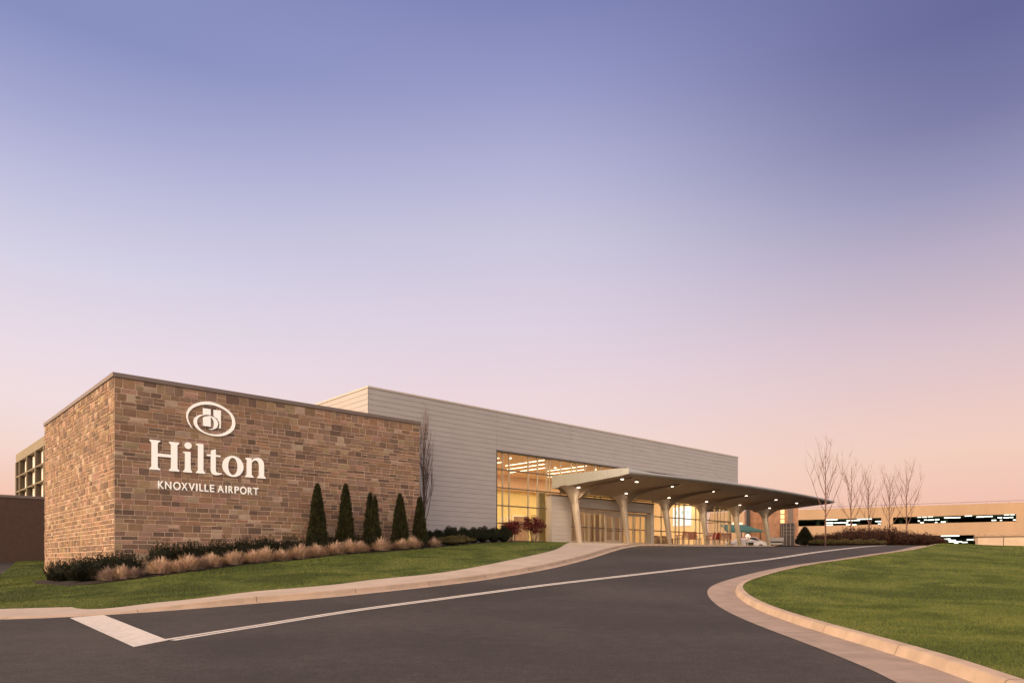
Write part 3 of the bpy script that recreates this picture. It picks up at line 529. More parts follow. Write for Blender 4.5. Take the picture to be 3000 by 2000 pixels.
def column(k):
    uc = CUK[k]; vb, vt = 33.72, 34.15; xb, yb = uv(uc, vb); zb = float(gl(np.array(xb), np.array(yb)))-.05; rings = []; ns = 32
    def sup(hw, hd, p=4.):
        out = []
        for i in range(ns): a = 2*math.pi*i/ns+.01; c, s = math.cos(a), math.sin(a); r = 1/((abs(c)/hw)**p+(abs(s)/hd)**p)**(1/p); out.append((r*c, r*s))
        return out
    zs0 = 4.05
    for t in np.linspace(0, 1, 8):
        z = zb+(zs0-zb)*t; w = .15+.08*t; rings.append([(p[0], p[1]+vb+(vt-vb)*t-vt, z) for p in sup(w, w)])
    for a in np.linspace(.12, 1, 9):
        th = a*math.pi/2; e = 1-math.cos(th); h = math.sin(th); w = .235+1.15*e; 
        w = .235+1.25*e; R_ = sup(w, .235+.42*e, 4-1.6*a); ring = []
        for p in R_:
            vv = p[1]+vt; vv = min(vv, VB_-.02); zz = float(zsof(np.array(uc+p[0]), np.array(vv))); z0 = zs0+(zz-zs0)*h; ring.append((p[0], vv-vt, z0 if a < 1 else zz+.02))
        rings.append(ring)
    v = [(uc-CUL+p[0], p[1]+vt-34, p[2]) for r in rings for p in r]; fs = [(j*ns+i, j*ns+(i+1) % ns, j*ns+ns+(i+1) % ns, j*ns+ns+i) for j in range(len(rings)-1) for i in range(ns)]
    mk('column', v, fs, M['cream'], CN, smooth=True)
for k in range(6): column(k)
for c_ in CUK:
    mb = MB(); vv = np.linspace(33.75, 28.9, 14); P = []
    for a_ in vv:
        q = (33.75-a_)/4.85; w = .15-.07*q; zs_ = [float(zsof(np.array(c_+sx*w), np.array(a_))) for sx in (-1, 1)]; zb3 = min(zs_) - .30*(1-q)**.8 - .01
        P.append([(c_-CUL-w, a_-34, zs_[0]+.03), (c_-CUL-w*.8, a_-34, zb3), (c_-CUL+w*.8, a_-34, zb3), (c_-CUL+w, a_-34, zs_[1]+.03)])
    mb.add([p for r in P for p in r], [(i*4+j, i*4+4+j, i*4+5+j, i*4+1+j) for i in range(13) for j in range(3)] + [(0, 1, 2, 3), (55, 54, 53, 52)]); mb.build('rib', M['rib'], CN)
LP = [(36.95, 33.35)]+[(c-.75, 33.3) for c in CUK[1:]] + [(37.2, 29.7), (39.0, 29.9), (43.1, 29.9), (48.5, 29.9), (53.7, 30.0), (59.1, 30.2), (63.8, 30.6)]
SPOTS = []
for a, b in LP:
    z = float(zsof(np.array(a), np.array(b))); mb = MB(); mb.lathe([(.135, -.075), (.135, .02)], 18, (a-CUL, b-34, z)); r = mb.build('downlight', M['frame_light'], CN)
    mb = MB(); mb.lathe([(.105, -.085), (.105, -.076)], 18, (a-CUL, b-34, z)); mb.build('lens', M['down'], r); SPOTS.append((*uv(a, b), z-.12))
# ---------------------------------------------------------------- vegetation
def rdir(n): d = RNG.normal(size=(n, 3)); return d/np.linalg.norm(d, axis=1)[:, None]
def leafq(P, D, L, Wd, up=None):                                 # leaf quads at P along D
    n = len(P); s = np.cross(D, rdir(n)); s /= np.maximum(np.linalg.norm(s, axis=1), 1e-6)[:, None]; L = np.broadcast_to(L, n)[:, None]; Wd = np.broadcast_to(Wd, n)[:, None]
    V = np.empty((n, 4, 3)); V[:, 0] = P; V[:, 1] = P+D*L*.5+s*Wd*.5; V[:, 2] = P+D*L; V[:, 3] = P+D*L*.5-s*Wd*.5; return V
def arbor(h, R, seed, tips=1):
    n = 9000; t = RNG.beta(1.15, 1.5, n); a = RNG.uniform(0, 6.283, n); lump = 1+.10*np.sin(a*5+t*9+seed)+.07*np.sin(a*9-t*21+seed*2)
    prof = lambda t: np.minimum(1, (t/.10)**.4)*(1-t)**.62*(1-.10*t); sh = RNG.uniform(.72, 1.03, n); r = R*prof(t)*lump*sh
    cx = np.zeros(n); 
    if tips == 2: cx = np.where(np.cos(a) > 0, .28, -.16)*R*sstep(.6, .95, t)*(1-t*.2)
    P = np.c_[r*np.cos(a)+cx, r*np.sin(a), t*h*(1-.0*t)]
    if tips == 2: P[:, 2] *= np.where(np.cos(a) > 0, .93, 1.)
    D = np.c_[np.cos(a)*.35, np.sin(a)*.35, np.ones(n)] + RNG.normal(size=(n, 3))*.22; D /= np.linalg.norm(D, axis=1)[:, None]
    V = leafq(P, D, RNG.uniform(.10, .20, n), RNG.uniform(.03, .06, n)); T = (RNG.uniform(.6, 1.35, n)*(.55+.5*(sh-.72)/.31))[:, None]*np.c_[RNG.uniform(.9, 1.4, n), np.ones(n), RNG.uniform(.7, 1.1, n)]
    return V, T
def core(R, h, m, parent, prof):
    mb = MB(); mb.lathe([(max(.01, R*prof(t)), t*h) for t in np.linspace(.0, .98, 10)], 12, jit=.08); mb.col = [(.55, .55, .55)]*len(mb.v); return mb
def make_arbor(h, R, seed, tips, label, loc):
    t = thing('arborvitae', label, 'tree', loc, random.uniform(-.3, .3), 'conical evergreens against the stone wall'); V, T = arbor(h, R, seed, tips)
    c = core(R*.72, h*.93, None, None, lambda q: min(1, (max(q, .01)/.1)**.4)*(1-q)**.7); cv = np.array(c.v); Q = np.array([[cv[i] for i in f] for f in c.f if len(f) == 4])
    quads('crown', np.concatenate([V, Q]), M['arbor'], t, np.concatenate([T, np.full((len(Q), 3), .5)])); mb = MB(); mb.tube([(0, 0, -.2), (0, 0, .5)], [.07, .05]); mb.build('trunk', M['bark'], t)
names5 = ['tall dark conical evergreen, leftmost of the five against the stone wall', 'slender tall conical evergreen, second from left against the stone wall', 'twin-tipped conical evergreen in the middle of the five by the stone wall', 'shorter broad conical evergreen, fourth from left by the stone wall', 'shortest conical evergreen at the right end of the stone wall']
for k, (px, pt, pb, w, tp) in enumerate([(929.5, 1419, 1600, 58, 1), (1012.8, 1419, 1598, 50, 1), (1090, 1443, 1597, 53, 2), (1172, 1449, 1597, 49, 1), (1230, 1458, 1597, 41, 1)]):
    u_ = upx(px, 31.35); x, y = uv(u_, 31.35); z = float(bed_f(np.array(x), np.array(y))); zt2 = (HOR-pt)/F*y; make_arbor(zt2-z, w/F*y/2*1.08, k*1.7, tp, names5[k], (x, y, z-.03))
def spiky(n_sp, rx, ry, h, L=.07, Wd=.028, per=26, up=.9):       # yew-like: upright twigs densely set with small leaves
    a = RNG.uniform(0, 6.283, n_sp); r = np.sqrt(RNG.uniform(0, 1, n_sp)); bx, by = r*np.cos(a)*rx*.75, r*np.sin(a)*ry*.75
    tx, ty = bx*1.38+RNG.normal(0, .07, n_sp), by*1.38+RNG.normal(0, .07, n_sp); tz = h*(RNG.uniform(.30, 1.0, n_sp)**.6)*(1-.35*r**2.5)*RNG.uniform(.85, 1.12, n_sp)
    s = RNG.uniform(.05, 1, (n_sp, per)); P = np.stack([bx[:, None]+(tx-bx)[:, None]*s, by[:, None]+(ty-by)[:, None]*s, tz[:, None]*s], -1); ax = np.stack([tx-bx, ty-by, tz], -1); ax /= np.linalg.norm(ax, axis=1)[:, None]
    P = P.reshape(-1, 3) + RNG.normal(0, .012, (n_sp*per, 3)); D = np.repeat(ax, per, 0)*up + RNG.normal(size=(n_sp*per, 3))*.45; D /= np.linalg.norm(D, axis=1)[:, None]
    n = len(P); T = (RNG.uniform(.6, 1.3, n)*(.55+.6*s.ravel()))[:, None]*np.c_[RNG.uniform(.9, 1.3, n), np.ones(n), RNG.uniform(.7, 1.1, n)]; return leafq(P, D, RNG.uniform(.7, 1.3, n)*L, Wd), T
def blob(n, rx, ry, h, L, Wd, inner=.6, flat=.25):
    d = rdir(n); d[:, 2] = np.abs(d[:, 2])*1.1-.1; rr = RNG.uniform(inner, 1, n)**.7*(1+.10*np.sin(d[:, 0]*7+1)+.09*np.sin(d[:, 1]*8+d[:, 2]*6)); P = np.c_[d[:, 0]*rx*rr, d[:, 1]*ry*rr, h*(.42+.56*d[:, 2]*rr)]; P[:, 2] = np.maximum(P[:, 2], .03)
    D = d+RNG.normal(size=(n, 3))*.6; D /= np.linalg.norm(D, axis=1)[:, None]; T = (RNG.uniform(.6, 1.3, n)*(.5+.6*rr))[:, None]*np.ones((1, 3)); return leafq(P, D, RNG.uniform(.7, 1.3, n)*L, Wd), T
def core_q(rx, ry, h, n=10):
    mb = MB(); mb.lathe([(math.sqrt(max(0, 1-(2*t-1)**2))*1+.01, t) for t in np.linspace(.02, .98, 7)], n, jit=.06); v = np.array(mb.v)*np.array([rx, ry, h]); return np.array([[v[i] for i in f] for f in mb.f if len(f) == 4])
def shrub(name, label, cat, V, T, Q, m, loc, rz=0, group=None, scale=1.):
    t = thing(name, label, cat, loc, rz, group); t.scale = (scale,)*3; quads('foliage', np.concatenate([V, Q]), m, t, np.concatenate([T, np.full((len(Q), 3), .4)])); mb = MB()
    for k in range(4): a = k*1.57; mb.tube([(.03*math.cos(a), .03*math.sin(a), -.1), (.18*math.cos(a), .18*math.sin(a), .3)], [.018, .01], 5)
    mb.build('stem', M['bark'], t); return t
ORD = ['first', 'second', 'third', 'fourth', 'fifth', 'sixth', 'seventh', 'eighth', 'ninth', 'tenth', 'eleventh', 'twelfth', 'thirteenth', 'fourteenth', 'fifteenth', 'sixteenth', 'seventeenth', 'eighteenth', 'nineteenth', 'twentieth']
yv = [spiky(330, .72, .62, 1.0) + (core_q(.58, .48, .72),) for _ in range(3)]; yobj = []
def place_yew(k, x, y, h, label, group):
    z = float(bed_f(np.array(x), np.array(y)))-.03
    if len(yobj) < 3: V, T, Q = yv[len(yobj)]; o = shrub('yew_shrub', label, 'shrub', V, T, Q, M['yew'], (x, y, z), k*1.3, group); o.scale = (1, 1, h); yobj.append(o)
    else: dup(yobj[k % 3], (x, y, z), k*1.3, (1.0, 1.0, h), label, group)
kk = 0
for i, (px, py) in enumerate([(172, 1703), (232, 1704), (292, 1699), (345, 1694)]):
    x, y = hit(px, py, bed_f); y += .35; place_yew(kk, x, y, [.92, 1.08, 1.1, 1.05][i], 'dark green feathery shrub, %s from the left below the building corner' % ORD[i], 'clipped dark shrubs below the building corner'); kk += 1
for i in range(10):
    u_ = 9.35+i*1.09; v_ = 31.3+.12*math.sin(i*2); x, y = uv(u_, v_); place_yew(kk, x, y, [1.3, 1.2, 1.15, 1.2, 1.22, 1.18, 1.12, 1.0, .92, .8][i], 'dark green feathery shrub, %s from the left along the stone wall front' % ORD[i], 'dark shrubs in a row along the stone wall'); kk += 1
def grassclump(R, h, n=1100, seg=3):
    a = RNG.uniform(0, 6.283, n); sp = RNG.uniform(.02, 1, n)**.7; hh = h*RNG.uniform(.5, 1.2, n)*np.cos(sp*1.2)*(1+.12*np.sin(a*3)); V = []; w = .009; b = np.c_[np.cos(a), np.sin(a)]; r0 = RNG.uniform(0, .30, n)*R/.5*(.4+sp); pr = None
    for j in range(seg+1):
        t = j/seg; r = r0+R*RNG.uniform(.8, 1.15, n)*.8*np.sin(sp*1.5)*(t**1.1); z = hh*(1-(1-t)**1.7)-(.18*hh*sp*t**3)+.02; c = np.c_[b*r[:, None], z]; s = np.c_[-b[:, 1], b[:, 0], np.zeros(n)]*(w*(1-t*.75)); cur = (c-s, c+s)
        if pr is not None: q = np.empty((n, 4, 3)); q[:, 0], q[:, 1], q[:, 2], q[:, 3] = pr[0], pr[1], cur[1], cur[0]; V.append(q)
        pr = cur
    t = RNG.uniform(.6, 1.25, n)[:, None]*np.c_[np.ones(n), RNG.uniform(.88, 1.06, n), RNG.uniform(.8, 1.1, n)]; return np.concatenate(V), np.concatenate([t]*seg)
bedE = offset(bed[:int(len(bed)*.72)], 0); bedE = [p for p in bedE if p[1] < 42.4 and xy2uv(*p)[1] < 33.5]
gp = [(328, 1696, 1, .50), (379, 1697, 0, .48), (423, 1686, 1, .36), (482, 1683, 0, .66), (520, 1676, 0, .5), (561, 1670, 0, .62), (590, 1664, 1, .45), (645, 1659, 0, .62), (705, 1652, 0, .6), (752, 1645, 0, .66), (800, 1640, 0, .62), (842, 1635, 0, .64), (893, 1630, 0, .72), (950, 1625, 0, .78), (1000, 1622, 0, .72), (1048, 1619, 0, .72), (1085, 1616, 0, .66), (1130, 1612, 0, .62), (1192, 1608, 0, .66), (1236, 1605, 0, .6), (1290, 1601, 0, .5)]
gv = [thing_ for thing_ in ()]; gsrc = {}
for i, (px, py, ty, R) in enumerate(gp):
    bi = min(range(len(bedE)), key=lambda q: abs(bedE[q][0]/bedE[q][1]*F+1500-px)); x, y = bedE[bi]; x, y = x - SU*(R*.8+.15), y + CU*(R*.8+.15); z = float(bed_f(np.array(x), np.array(y)))-.02; lab = ('purplish grey ornamental grass clump, %s clump from the left' if ty else 'tan dry ornamental grass clump, %s clump from the left') % (ORD[i] if i < 20 else 'last') + ' at the bed edge'
    key = (ty, i % 3)
    if key not in gsrc: V, T = grassclump(.5, .72); o = quads('grass_clump', V, M['greyplant' if ty else 'tan'], None, T); tag(o, lab, 'ornamental grass', 'ornamental grasses along the bed edge'); o.location = (x, y, z); gsrc[key] = o
    else: o = dup(gsrc[key], (x, y, z), i*1.1, 1, lab)
    o.rotation_euler = (0, 0, i*1.1); o.scale = (R/.53, R/.53, (.42+R*.50)*(1+.12*math.sin(i*2.7)))
bsrc = None
bxs = [(1257, .62), (1283, .66), (1322, .8), (1359, .72), (1387, .74), (1414, .74), (1446, .74), (1476, .74)]
for i, (px, s) in enumerate(bxs):
    u_ = upx(px, 34.3); x, y = uv(u_, 34.3); z = float(bed_f(np.array(x), np.array(y)))-.02; lab = 'rounded dark boxwood shrub, %s from the left below the grey siding' % ORD[i]
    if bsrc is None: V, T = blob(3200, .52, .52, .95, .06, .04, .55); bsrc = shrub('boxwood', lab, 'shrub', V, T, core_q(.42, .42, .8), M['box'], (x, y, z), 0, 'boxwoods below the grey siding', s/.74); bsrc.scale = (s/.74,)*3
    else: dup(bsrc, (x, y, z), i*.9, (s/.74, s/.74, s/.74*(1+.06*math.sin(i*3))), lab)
def nandina(h, R, n_st=34):
    Vs, Ts = [], []; st = MB()
    for k in range(n_st):
        a, r = random.uniform(0, 6.28), random.uniform(.15, 1)*R; hh = h*random.uniform(.45, 1.05); tip = Vector((r*math.cos(a), r*math.sin(a), hh)); st.tube([(tip.x*.2, tip.y*.2, -.05), (tip.x*.6, tip.y*.6, hh*.6), tip], [.012, .009, .005], 4)
        n = 90; P = np.array(tip)[None]+RNG.normal(size=(n, 3))*np.array([.12, .12, .09]); D = rdir(n)*.9+np.array([[0, 0, -.2]]); D /= np.linalg.norm(D, axis=1)[:, None]; Vs.append(leafq(P, D, RNG.uniform(.08, .13, n), .045)); Ts.append((RNG.uniform(.6, 1.5, n))[:, None]*np.c_[np.ones(n), RNG.uniform(.7, 1.6, n), np.ones(n)])
    return np.concatenate(Vs), np.concatenate(Ts), st
for px, h, R, lab in ((1502, 1.25, .62, 'reddish leafy shrub with sparse stems, left one below the glass front'), (1562, 1.5, .72, 'taller dark red leafy shrub, right one below the glass front')):
    x, y = uv(upx(px, 34.2), 34.2); t = thing('nandina_shrub', lab, 'shrub', (x, y, float(bed_f(np.array(x), np.array(y)))-.02)); V, T, st = nandina(h, R); quads('foliage', V, M['nandina'], t, T); st.build('stem', M['bark'], t)
# low creeping shrub at the bed's right end
for i, (px, py, s) in enumerate(((1318, 1597, .8), (1345, 1593, .9))):
    x, y = hit(px, py, bed_f); V, T = blob(1400, .9*s, .8*s, .5, .07, .035, .5); shrub('creeping_shrub', ('low brownish creeping shrub left of its twin at the bed end', 'low brownish creeping shrub at the very end of the bed')[i], 'shrub', V, T, core_q(.7*s, .6*s, .35), M['cover'], (x, y+.5, float(bed_f(np.array(x), np.array(y+.5)))))
def baretree(name, label, loc, H, spread, seed, m, up=.8, fork=.22, n1=16, group=None, trunk_r=.07, fast=False):
    rg = random.Random(seed); t = thing(name, label, 'tree', loc, 0, group); tr = MB(); br = MB()
    tr.tube([(0, 0, -.2), (.02*rg.uniform(-1, 1), 0, H*.25), (.08*rg.uniform(-1, 1), .05, H*.55), (.1*rg.uniform(-1, 1), .1*rg.uniform(-1, 1), H*.8), (.12*rg.uniform(-1, 1), 0, H)], [trunk_r, trunk_r*.85, trunk_r*.55, trunk_r*.3, .008], 8)
    def limb(p, d, L, r, lv):
        pts = [p]; q = Vector(p); dd = Vector(d).normalized(); k = 4
        for i in range(k): dd = (dd+Vector((rg.uniform(-.15, .15), rg.uniform(-.15, .15), .12+(.16 if up > .7 else .10)))).normalized(); q = q+dd*L/k; pts.append(q.copy())
        br.tube(pts, [r*(1-.8*i/k) for i in range(k+1)], 5 if lv == 0 else 3)
        if lv < 2:
            for i in range(5 if lv == 0 else 3):
                j = rg.randint(1, k); a = rg.uniform(0, 6.28); s = Vector((math.cos(a), math.sin(a), rg.uniform(.3, 1.2))).normalized()
                limb(pts[j], (pts[j]-pts[j-1]).normalized()*up+s*(1-up*.6), L*rg.uniform(.35, .6), max(r*.45, .0055), lv+1)
    for i in range(n1):
        f = fork+(1-fork-.12)*(i/(n1-1)); a = i*2.4+rg.uniform(-.4, .4); L = H*(.42-.22*(i/(n1-1)))*rg.uniform(.8, 1.15); lean = spread
        limb(Vector((0, 0, H*f)), Vector((math.cos(a)*lean, math.sin(a)*lean, 1)), L, trunk_r*(.5-.25*i/n1), 0)
    tr.build('trunk', m, t, True); br.build('branches', m, t); return t
x, y = uv(upx(1243, 34.0), 34.0); baretree('bare_tree', 'slim leafless upright tree between the stone wall end and the grey siding', (x, y, float(bed_f(np.array(x), np.array(y)))), 7.0, .28, 4, M['bark'], .9, .16, 22, trunk_r=.06)
labs = ['tallest leafless young tree with a pale trunk, in front of the reddish hedge', 'leafless young tree behind the hedge, second of the row from the canopy', 'leafless young tree at the middle of the row behind the reddish hedge', 'leafless young tree behind the hedge in front of the garage pillar', 'leafless young tree at the far right end of the row']
for i, (px, Y, pt) in enumerate([(2418, 59.5, 1308), (2492, 72, 1372), (2546, 73, 1392), (2606, 74, 1394), (2657, 73, 1378)]):
    x = (px-1500)/F*Y; z = float(gr(np.array(x), np.array(Y))); baretree('bare_tree', labs[i], (x, Y, z), (HOR-pt)/F*Y-z, .80 if i else .6, 20+i*3, M['bark_light'], .62, .28, 12, 'leafless young trees in front of the parking garage', .075)
# red hedge row, evergreen dome, ground cover
rsrc = []
hx = [(2392, .9), (2424, 1.0), (2455, 1.1), (2485, 1.4), (2515, 1.45), (2546, 1.4), (2577, 1.45), (2607, 1.5), (2636, 1.25), (2663, 1.1), (2690, 1.05), (2716, .95), (2742, .8)]
for i, (px, h) in enumerate(hx):
    Y = 62.5+.4*math.sin(i*2.1); x = (px-1500)/F*Y; z = float(gr(np.array(x), np.array(Y))); lab = 'dark reddish twiggy shrub, %s from the left in the hedge before the garage' % ORD[i]
    if len(rsrc) < 2: V, T = spiky(260, .8, .8, 1.3, .13, .05, 14, .6); T = T*RNG.uniform(.6, 1.6, len(T))[:, None]; o = shrub('hedge_shrub', lab, 'shrub', V, T, core_q(.62, .62, .95), M['redhedge'], (x, Y, z), i, 'reddish shrubs in the hedge before the garage'); rsrc.append(o)
    else: o = dup(rsrc[i % 2], (x, Y, z), i*1.7, 1, lab)
    o.scale = (1, 1, h*.92)
Y = 61.5; x = (2358-1500)/F*Y; V, T = arbor(1.5, .84, 3.); V = V[::2]; T = T[::2]*.62; shrub('evergreen_shrub', 'dome-shaped dark green evergreen between the stone facade and the reddish hedge', 'shrub', V, T, core_q(.42, .4, 1.2), M['yew'], (x, Y, float(gr(np.array(x), np.array(Y)))))
pv = []; pt_ = []
for k in range(46):
    px = 2385+k*4.4; Y = 60.2+.5*math.sin(k*1.9)-.006*k; x = (px-1500)/F*Y; V, T = blob(120, .4, .4, .42+.1*math.sin(k*.7), .10, .05, .4); V[:, :, 0] += x; V[:, :, 1] += Y; V[:, :, 2] += float(gr(np.array(x), np.array(Y))); pv.append(V); pt_.append(T)
tag(quads('ground_cover', np.concatenate(pv), M['cover'], None, np.concatenate(pt_)), 'low olive ground cover in front of the reddish hedge', 'ground cover', kind='stuff')
# ---------------------------------------------------------------- parking garage
gd = Vector((-1.773, 1, 0)).normalized(); GR = math.atan2(-gd.y, -gd.x)   # local +x runs right and nearer
gx0, gy0 = 71.1, 110.; PG = thing('parking_garage', 'long tan concrete parking garage with open decks and lit ceiling tubes', 'parking garage', (gx0, gy0, 0), GR)
def gu(px): t = (px-1500)/F; k = (gx0-t*gy0)/(-t*gd.y+gd.x)*-1; s = (gx0 - t*gy0)/(t*gd.y-gd.x); return -s   # local x of a photo column on the garage front
GXa, GXb = gu(2080), gu(3000)+14
mb = MB(); mb.box(GXa, GXb, 0, .5, 7.2, 8.93); mb.box(GXa, GXb, 0, .5, 4.16, 6.1); mb.box(GXa-.3, gu(2338), .001, .6, -.5, 7.3); mb.build('wall', M['garage'], PG)
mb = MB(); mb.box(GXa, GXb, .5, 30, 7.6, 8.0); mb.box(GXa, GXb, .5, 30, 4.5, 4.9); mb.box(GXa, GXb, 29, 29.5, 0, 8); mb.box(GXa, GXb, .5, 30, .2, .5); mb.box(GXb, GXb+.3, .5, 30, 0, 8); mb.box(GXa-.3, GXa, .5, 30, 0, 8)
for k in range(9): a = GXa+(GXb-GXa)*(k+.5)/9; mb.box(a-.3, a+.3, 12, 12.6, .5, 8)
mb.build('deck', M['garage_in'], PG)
for px in (2599, 2998): a = gu(px); mb = MB(); mb.box(a-.85, a+.85, -.02, .49, 6.05, 7.25); mb.build('pillar', M['garage'], PG)
mb = MB(); mb.tube([(GXa, .25, 9.25), (GXb, .25, 9.25)], .03, 5)
k = GXa
while k < GXb: mb.tube([(k, .25, 8.9), (k, .25, 9.25)], .025, 4); k += 3.
mb.build('railing', M['frame'], PG)
def tube_at(x0, x1, y, zc, dep=3.):                              # tubes seen in a slot: photo columns x0..x1 at row y, hung at depth dep
    t0, t1 = (x0-1500)/F, (x1-1500)/F
    def loc(t):
        # intersect the ray with the line dep behind the front
        n = Vector((-gd.y, gd.x, 0)); n = -n if n.y < 0 else n; o = Vector((gx0, gy0, 0))+n*dep; d = gd; s = (o.x-t*o.y)/(t*d.y-d.x); P = o+d*s; return -s, P.y
    a, Ya = loc(t0); b, Yb = loc(t1); z = (HOR-y)/F*(Ya+Yb)/2; mb = MB(); mb.box(min(a, b), max(a, b), dep-.1, dep+.1, z-.085, z+.085); mb.build('tube_light', M['tube'], PG)
s3 = .1573
for a, b, c, dp in ((555,785,265,4),(575,710,325,9),(555,700,362,13),(725,985,320,8),(955,1200,278,5),(1150,1420,252,4),(945,1025,355,13),(1060,1175,355,13),(1490,1625,295,8),(1540,1590,342,13)): tube_at(2330+a*s3, 2330+b*s3, 1480+c*s3, 0, dp)
s4 = .1488
for a, b, c, dp in ((255,325,428,4),(345,440,426,4),(460,560,420,4),(385,435,485,8),(455,575,485,8),(595,685,478,8),(310,380,537,12),(260,300,505,12),(600,645,532,12),(715,810,525,10),(735,820,555,13),(780,945,440,5),(950,1100,438,5),(1185,1330,403,3),(1415,1560,424,5),(1565,1735,416,5),(1715,1805,492,10),(1705,1785,525,13),(1835,1920,440,8),(1950,2065,440,8),(2085,2140,435,8),(1960,2065,381,3),(2085,2170,378,3),(2195,2270,374,3),(2140,2220,484,12),(2230,2270,450,12),(1880,1920,492,12),
    (715,1080,798,3),(775,905,860,6),(860,1010,885,8),(870,950,912,8),(950,1130,912,11),(980,1060,935,12),(1130,1240,925,12),(1225,1365,872,7)): tube_at(2650+a*s4, 2650+b*s4, 1450+c*s4, 0, dp)
for a, b in ((825, 1080), (1440, 1700)):                         # parked cars' tail ends glimpsed in the slot
    pass
# retaining wall
x, y = 35.8, 55.; RW = thing('retaining_wall', 'low tan concrete retaining wall with a rough cap at the right edge behind the lawn', 'wall', (x, y, 0), GR)
mb = MB(); mb.box(0, 22, 0, .35, -1.5, 1.88); mb.build('panel', M['concrete'], RW); mb = MB(); mb.box(-.05, 22, .25, 1.4, 1.6, 2.18, bev=.04); mb.build('cap', M['concrete_rough'], RW); mb = MB(); mb.box(-.06, 22, -.06, .36, 1.882, 1.97, bev=.02); mb.build('ledge', M['frame'], RW)
mb = MB()
for k in (.06, 1.75, 4.0, 6.2, 9.): mb.box(k, k+.05, -.012, .02, -1.5, 1.88)
mb.build('joint', M['frame_dark'], RW)
wk = [(31.8, 50.4), (34.2, 49.2), (31.6, 43.2), (36, 42), (42, 50), (38, 53.2), (35.0, 52.8)]
drape('footpath', [(33.2, 48.6), (33.6, 46.5), (32.2, 43.0), (30.6, 38.5), (34, 37.5), (42, 48), (38.4, 52.6), (35.6, 51.2)], gr, M['walk'], .8, 0., .012)
# ---------------------------------------------------------------- brick wing behind the canopy
def wx(px, Y): return (px-1500)/F*Y
YB = 88.
BW = thing('stone_wing', 'stone-faced building wing behind the canopy with a warm lit stair window', 'building', (wx(2245, YB), YB, 0), -.12)
def bx(px): return (px-2245)/F*YB
zt3 = (HOR-1487)/F*YB; mb = MB(); mb.box(0, bx(2284), 0, 6, -.5, zt3); mb.box(bx(2298), bx(2333), -.3, 6, -.5, zt3+.4); mb.box(bx(2210), -.01, 2.5, 6, -.5, zt3); mb.build('wall', M['brick_far'], BW)
mb = MB(); mb.box(bx(2284), bx(2298), .3, .5, (HOR-1532)/F*YB, zt3); mb.build('window', M['lit_glass'], BW)
mb = MB(); 
for yy in (1505, 1519): mb.box(bx(2284), bx(2298), .26, .3, (HOR-yy)/F*YB-.04, (HOR-yy)/F*YB+.04)
mb.box(bx(2284)-.001, bx(2284)+.08, .2, .3, 0, zt3); mb.build('window_frame', M['frame'], BW)
mb = MB(); mb.box(bx(2284), bx(2322), -.45, -.31, .5, (HOR-1533)/F*YB); w_ = mb.build('dark_window', M['glass_dark'], BW)
mb = MB()
for p in (2284, 2291, 2299, 2310, 2321): mb.box(bx(p)-.05, bx(p)+.05, -.52, -.452, .5, (HOR-1533)/F*YB+.05)
for yy in (1546, 1556, 1566): mb.box(bx(2284), bx(2322), -.5, -.455, (HOR-yy)/F*YB-.04, (HOR-yy)/F*YB+.04)
mb.build('window_frame', M['coping'], w_)
mb = MB(); mb.box(bx(2304), bx(2318), -.36, -.302, (HOR-1532)/F*YB, zt3+.3); mb.build('panel', M['coping'], BW)
mb = MB(); mb.box(bx(2200), bx(2210)-.02, 2.2, 3, .5, zt3); mb.build('side_window', M['glass_dark'], BW)
mb = MB(); mb.box(bx(2213), bx(2250), -13, -12.6, -.5, (HOR-1573)/F*YB*.86); tag(mb.build('low_wall', M['concrete']), 'low pinkish grey wall under the green awning behind the canopy', 'wall'); o = bpy.data.objects['low_wall']; o.location = (wx(2245, YB), YB, 0)
YA = 80.; AW = thing('green_awning', 'sloping teal green awning seen between the canopy columns', 'awning', (wx(2130, YA), YA, 0), 0)
a0, a1, a2 = 0, (2203-2130)/F*YA, (2236-2130)/F*YA; zA = (HOR-1532)/F*YA; zB = (HOR-1555)/F*YA; zC = (HOR-1560)/F*YA
mb = MB(); mb.add([(a0, 2.5, zA), (a1, 2.5, zA-.05), (a2, 0, zC+.25), (a0, 0, zB+.05), (a0, 2.5, zA-.12), (a1, 2.5, zA-.17), (a2, 0, zC+.05), (a0, 0, zB-.15)], [(3, 2, 1, 0), (4, 5, 6, 7), (0, 1, 5, 4), (1, 2, 6, 5), (2, 3, 7, 6), (3, 0, 4, 7)]); mb.build('canvas', M['teal'], AW)
for q in (.1, a1*.6, a2-.3): mb = MB(); mb.tube([(q, .1, .8), (q, .1, zC+.1)], .06, 8); mb.build('post', M['frame_dark'], AW)
mb = MB(); mb.box((2168-2130)/F*YA, (2198-2130)/F*YA, 2.7, 2.9, zA+.02, zA+.22); mb.build('light_bar', M['globe'], AW)
YL = 74.; LT = thing('garden_lantern', 'glowing globe lantern on a post beside the last red chair', 'lamp', (wx(2191, YL), YL, 1.4), 0)
mb = MB(); mb.lathe([(.04, 0), (.04, 1.0)], 8); mb.build('post', M['metal'], LT); mb = MB(); mb.lathe([(.05, 1.0), (.2, 1.08), (.27, 1.25), (.2, 1.42), (.05, 1.5)], 14); mb.build('globe', M['globe'], LT, True)
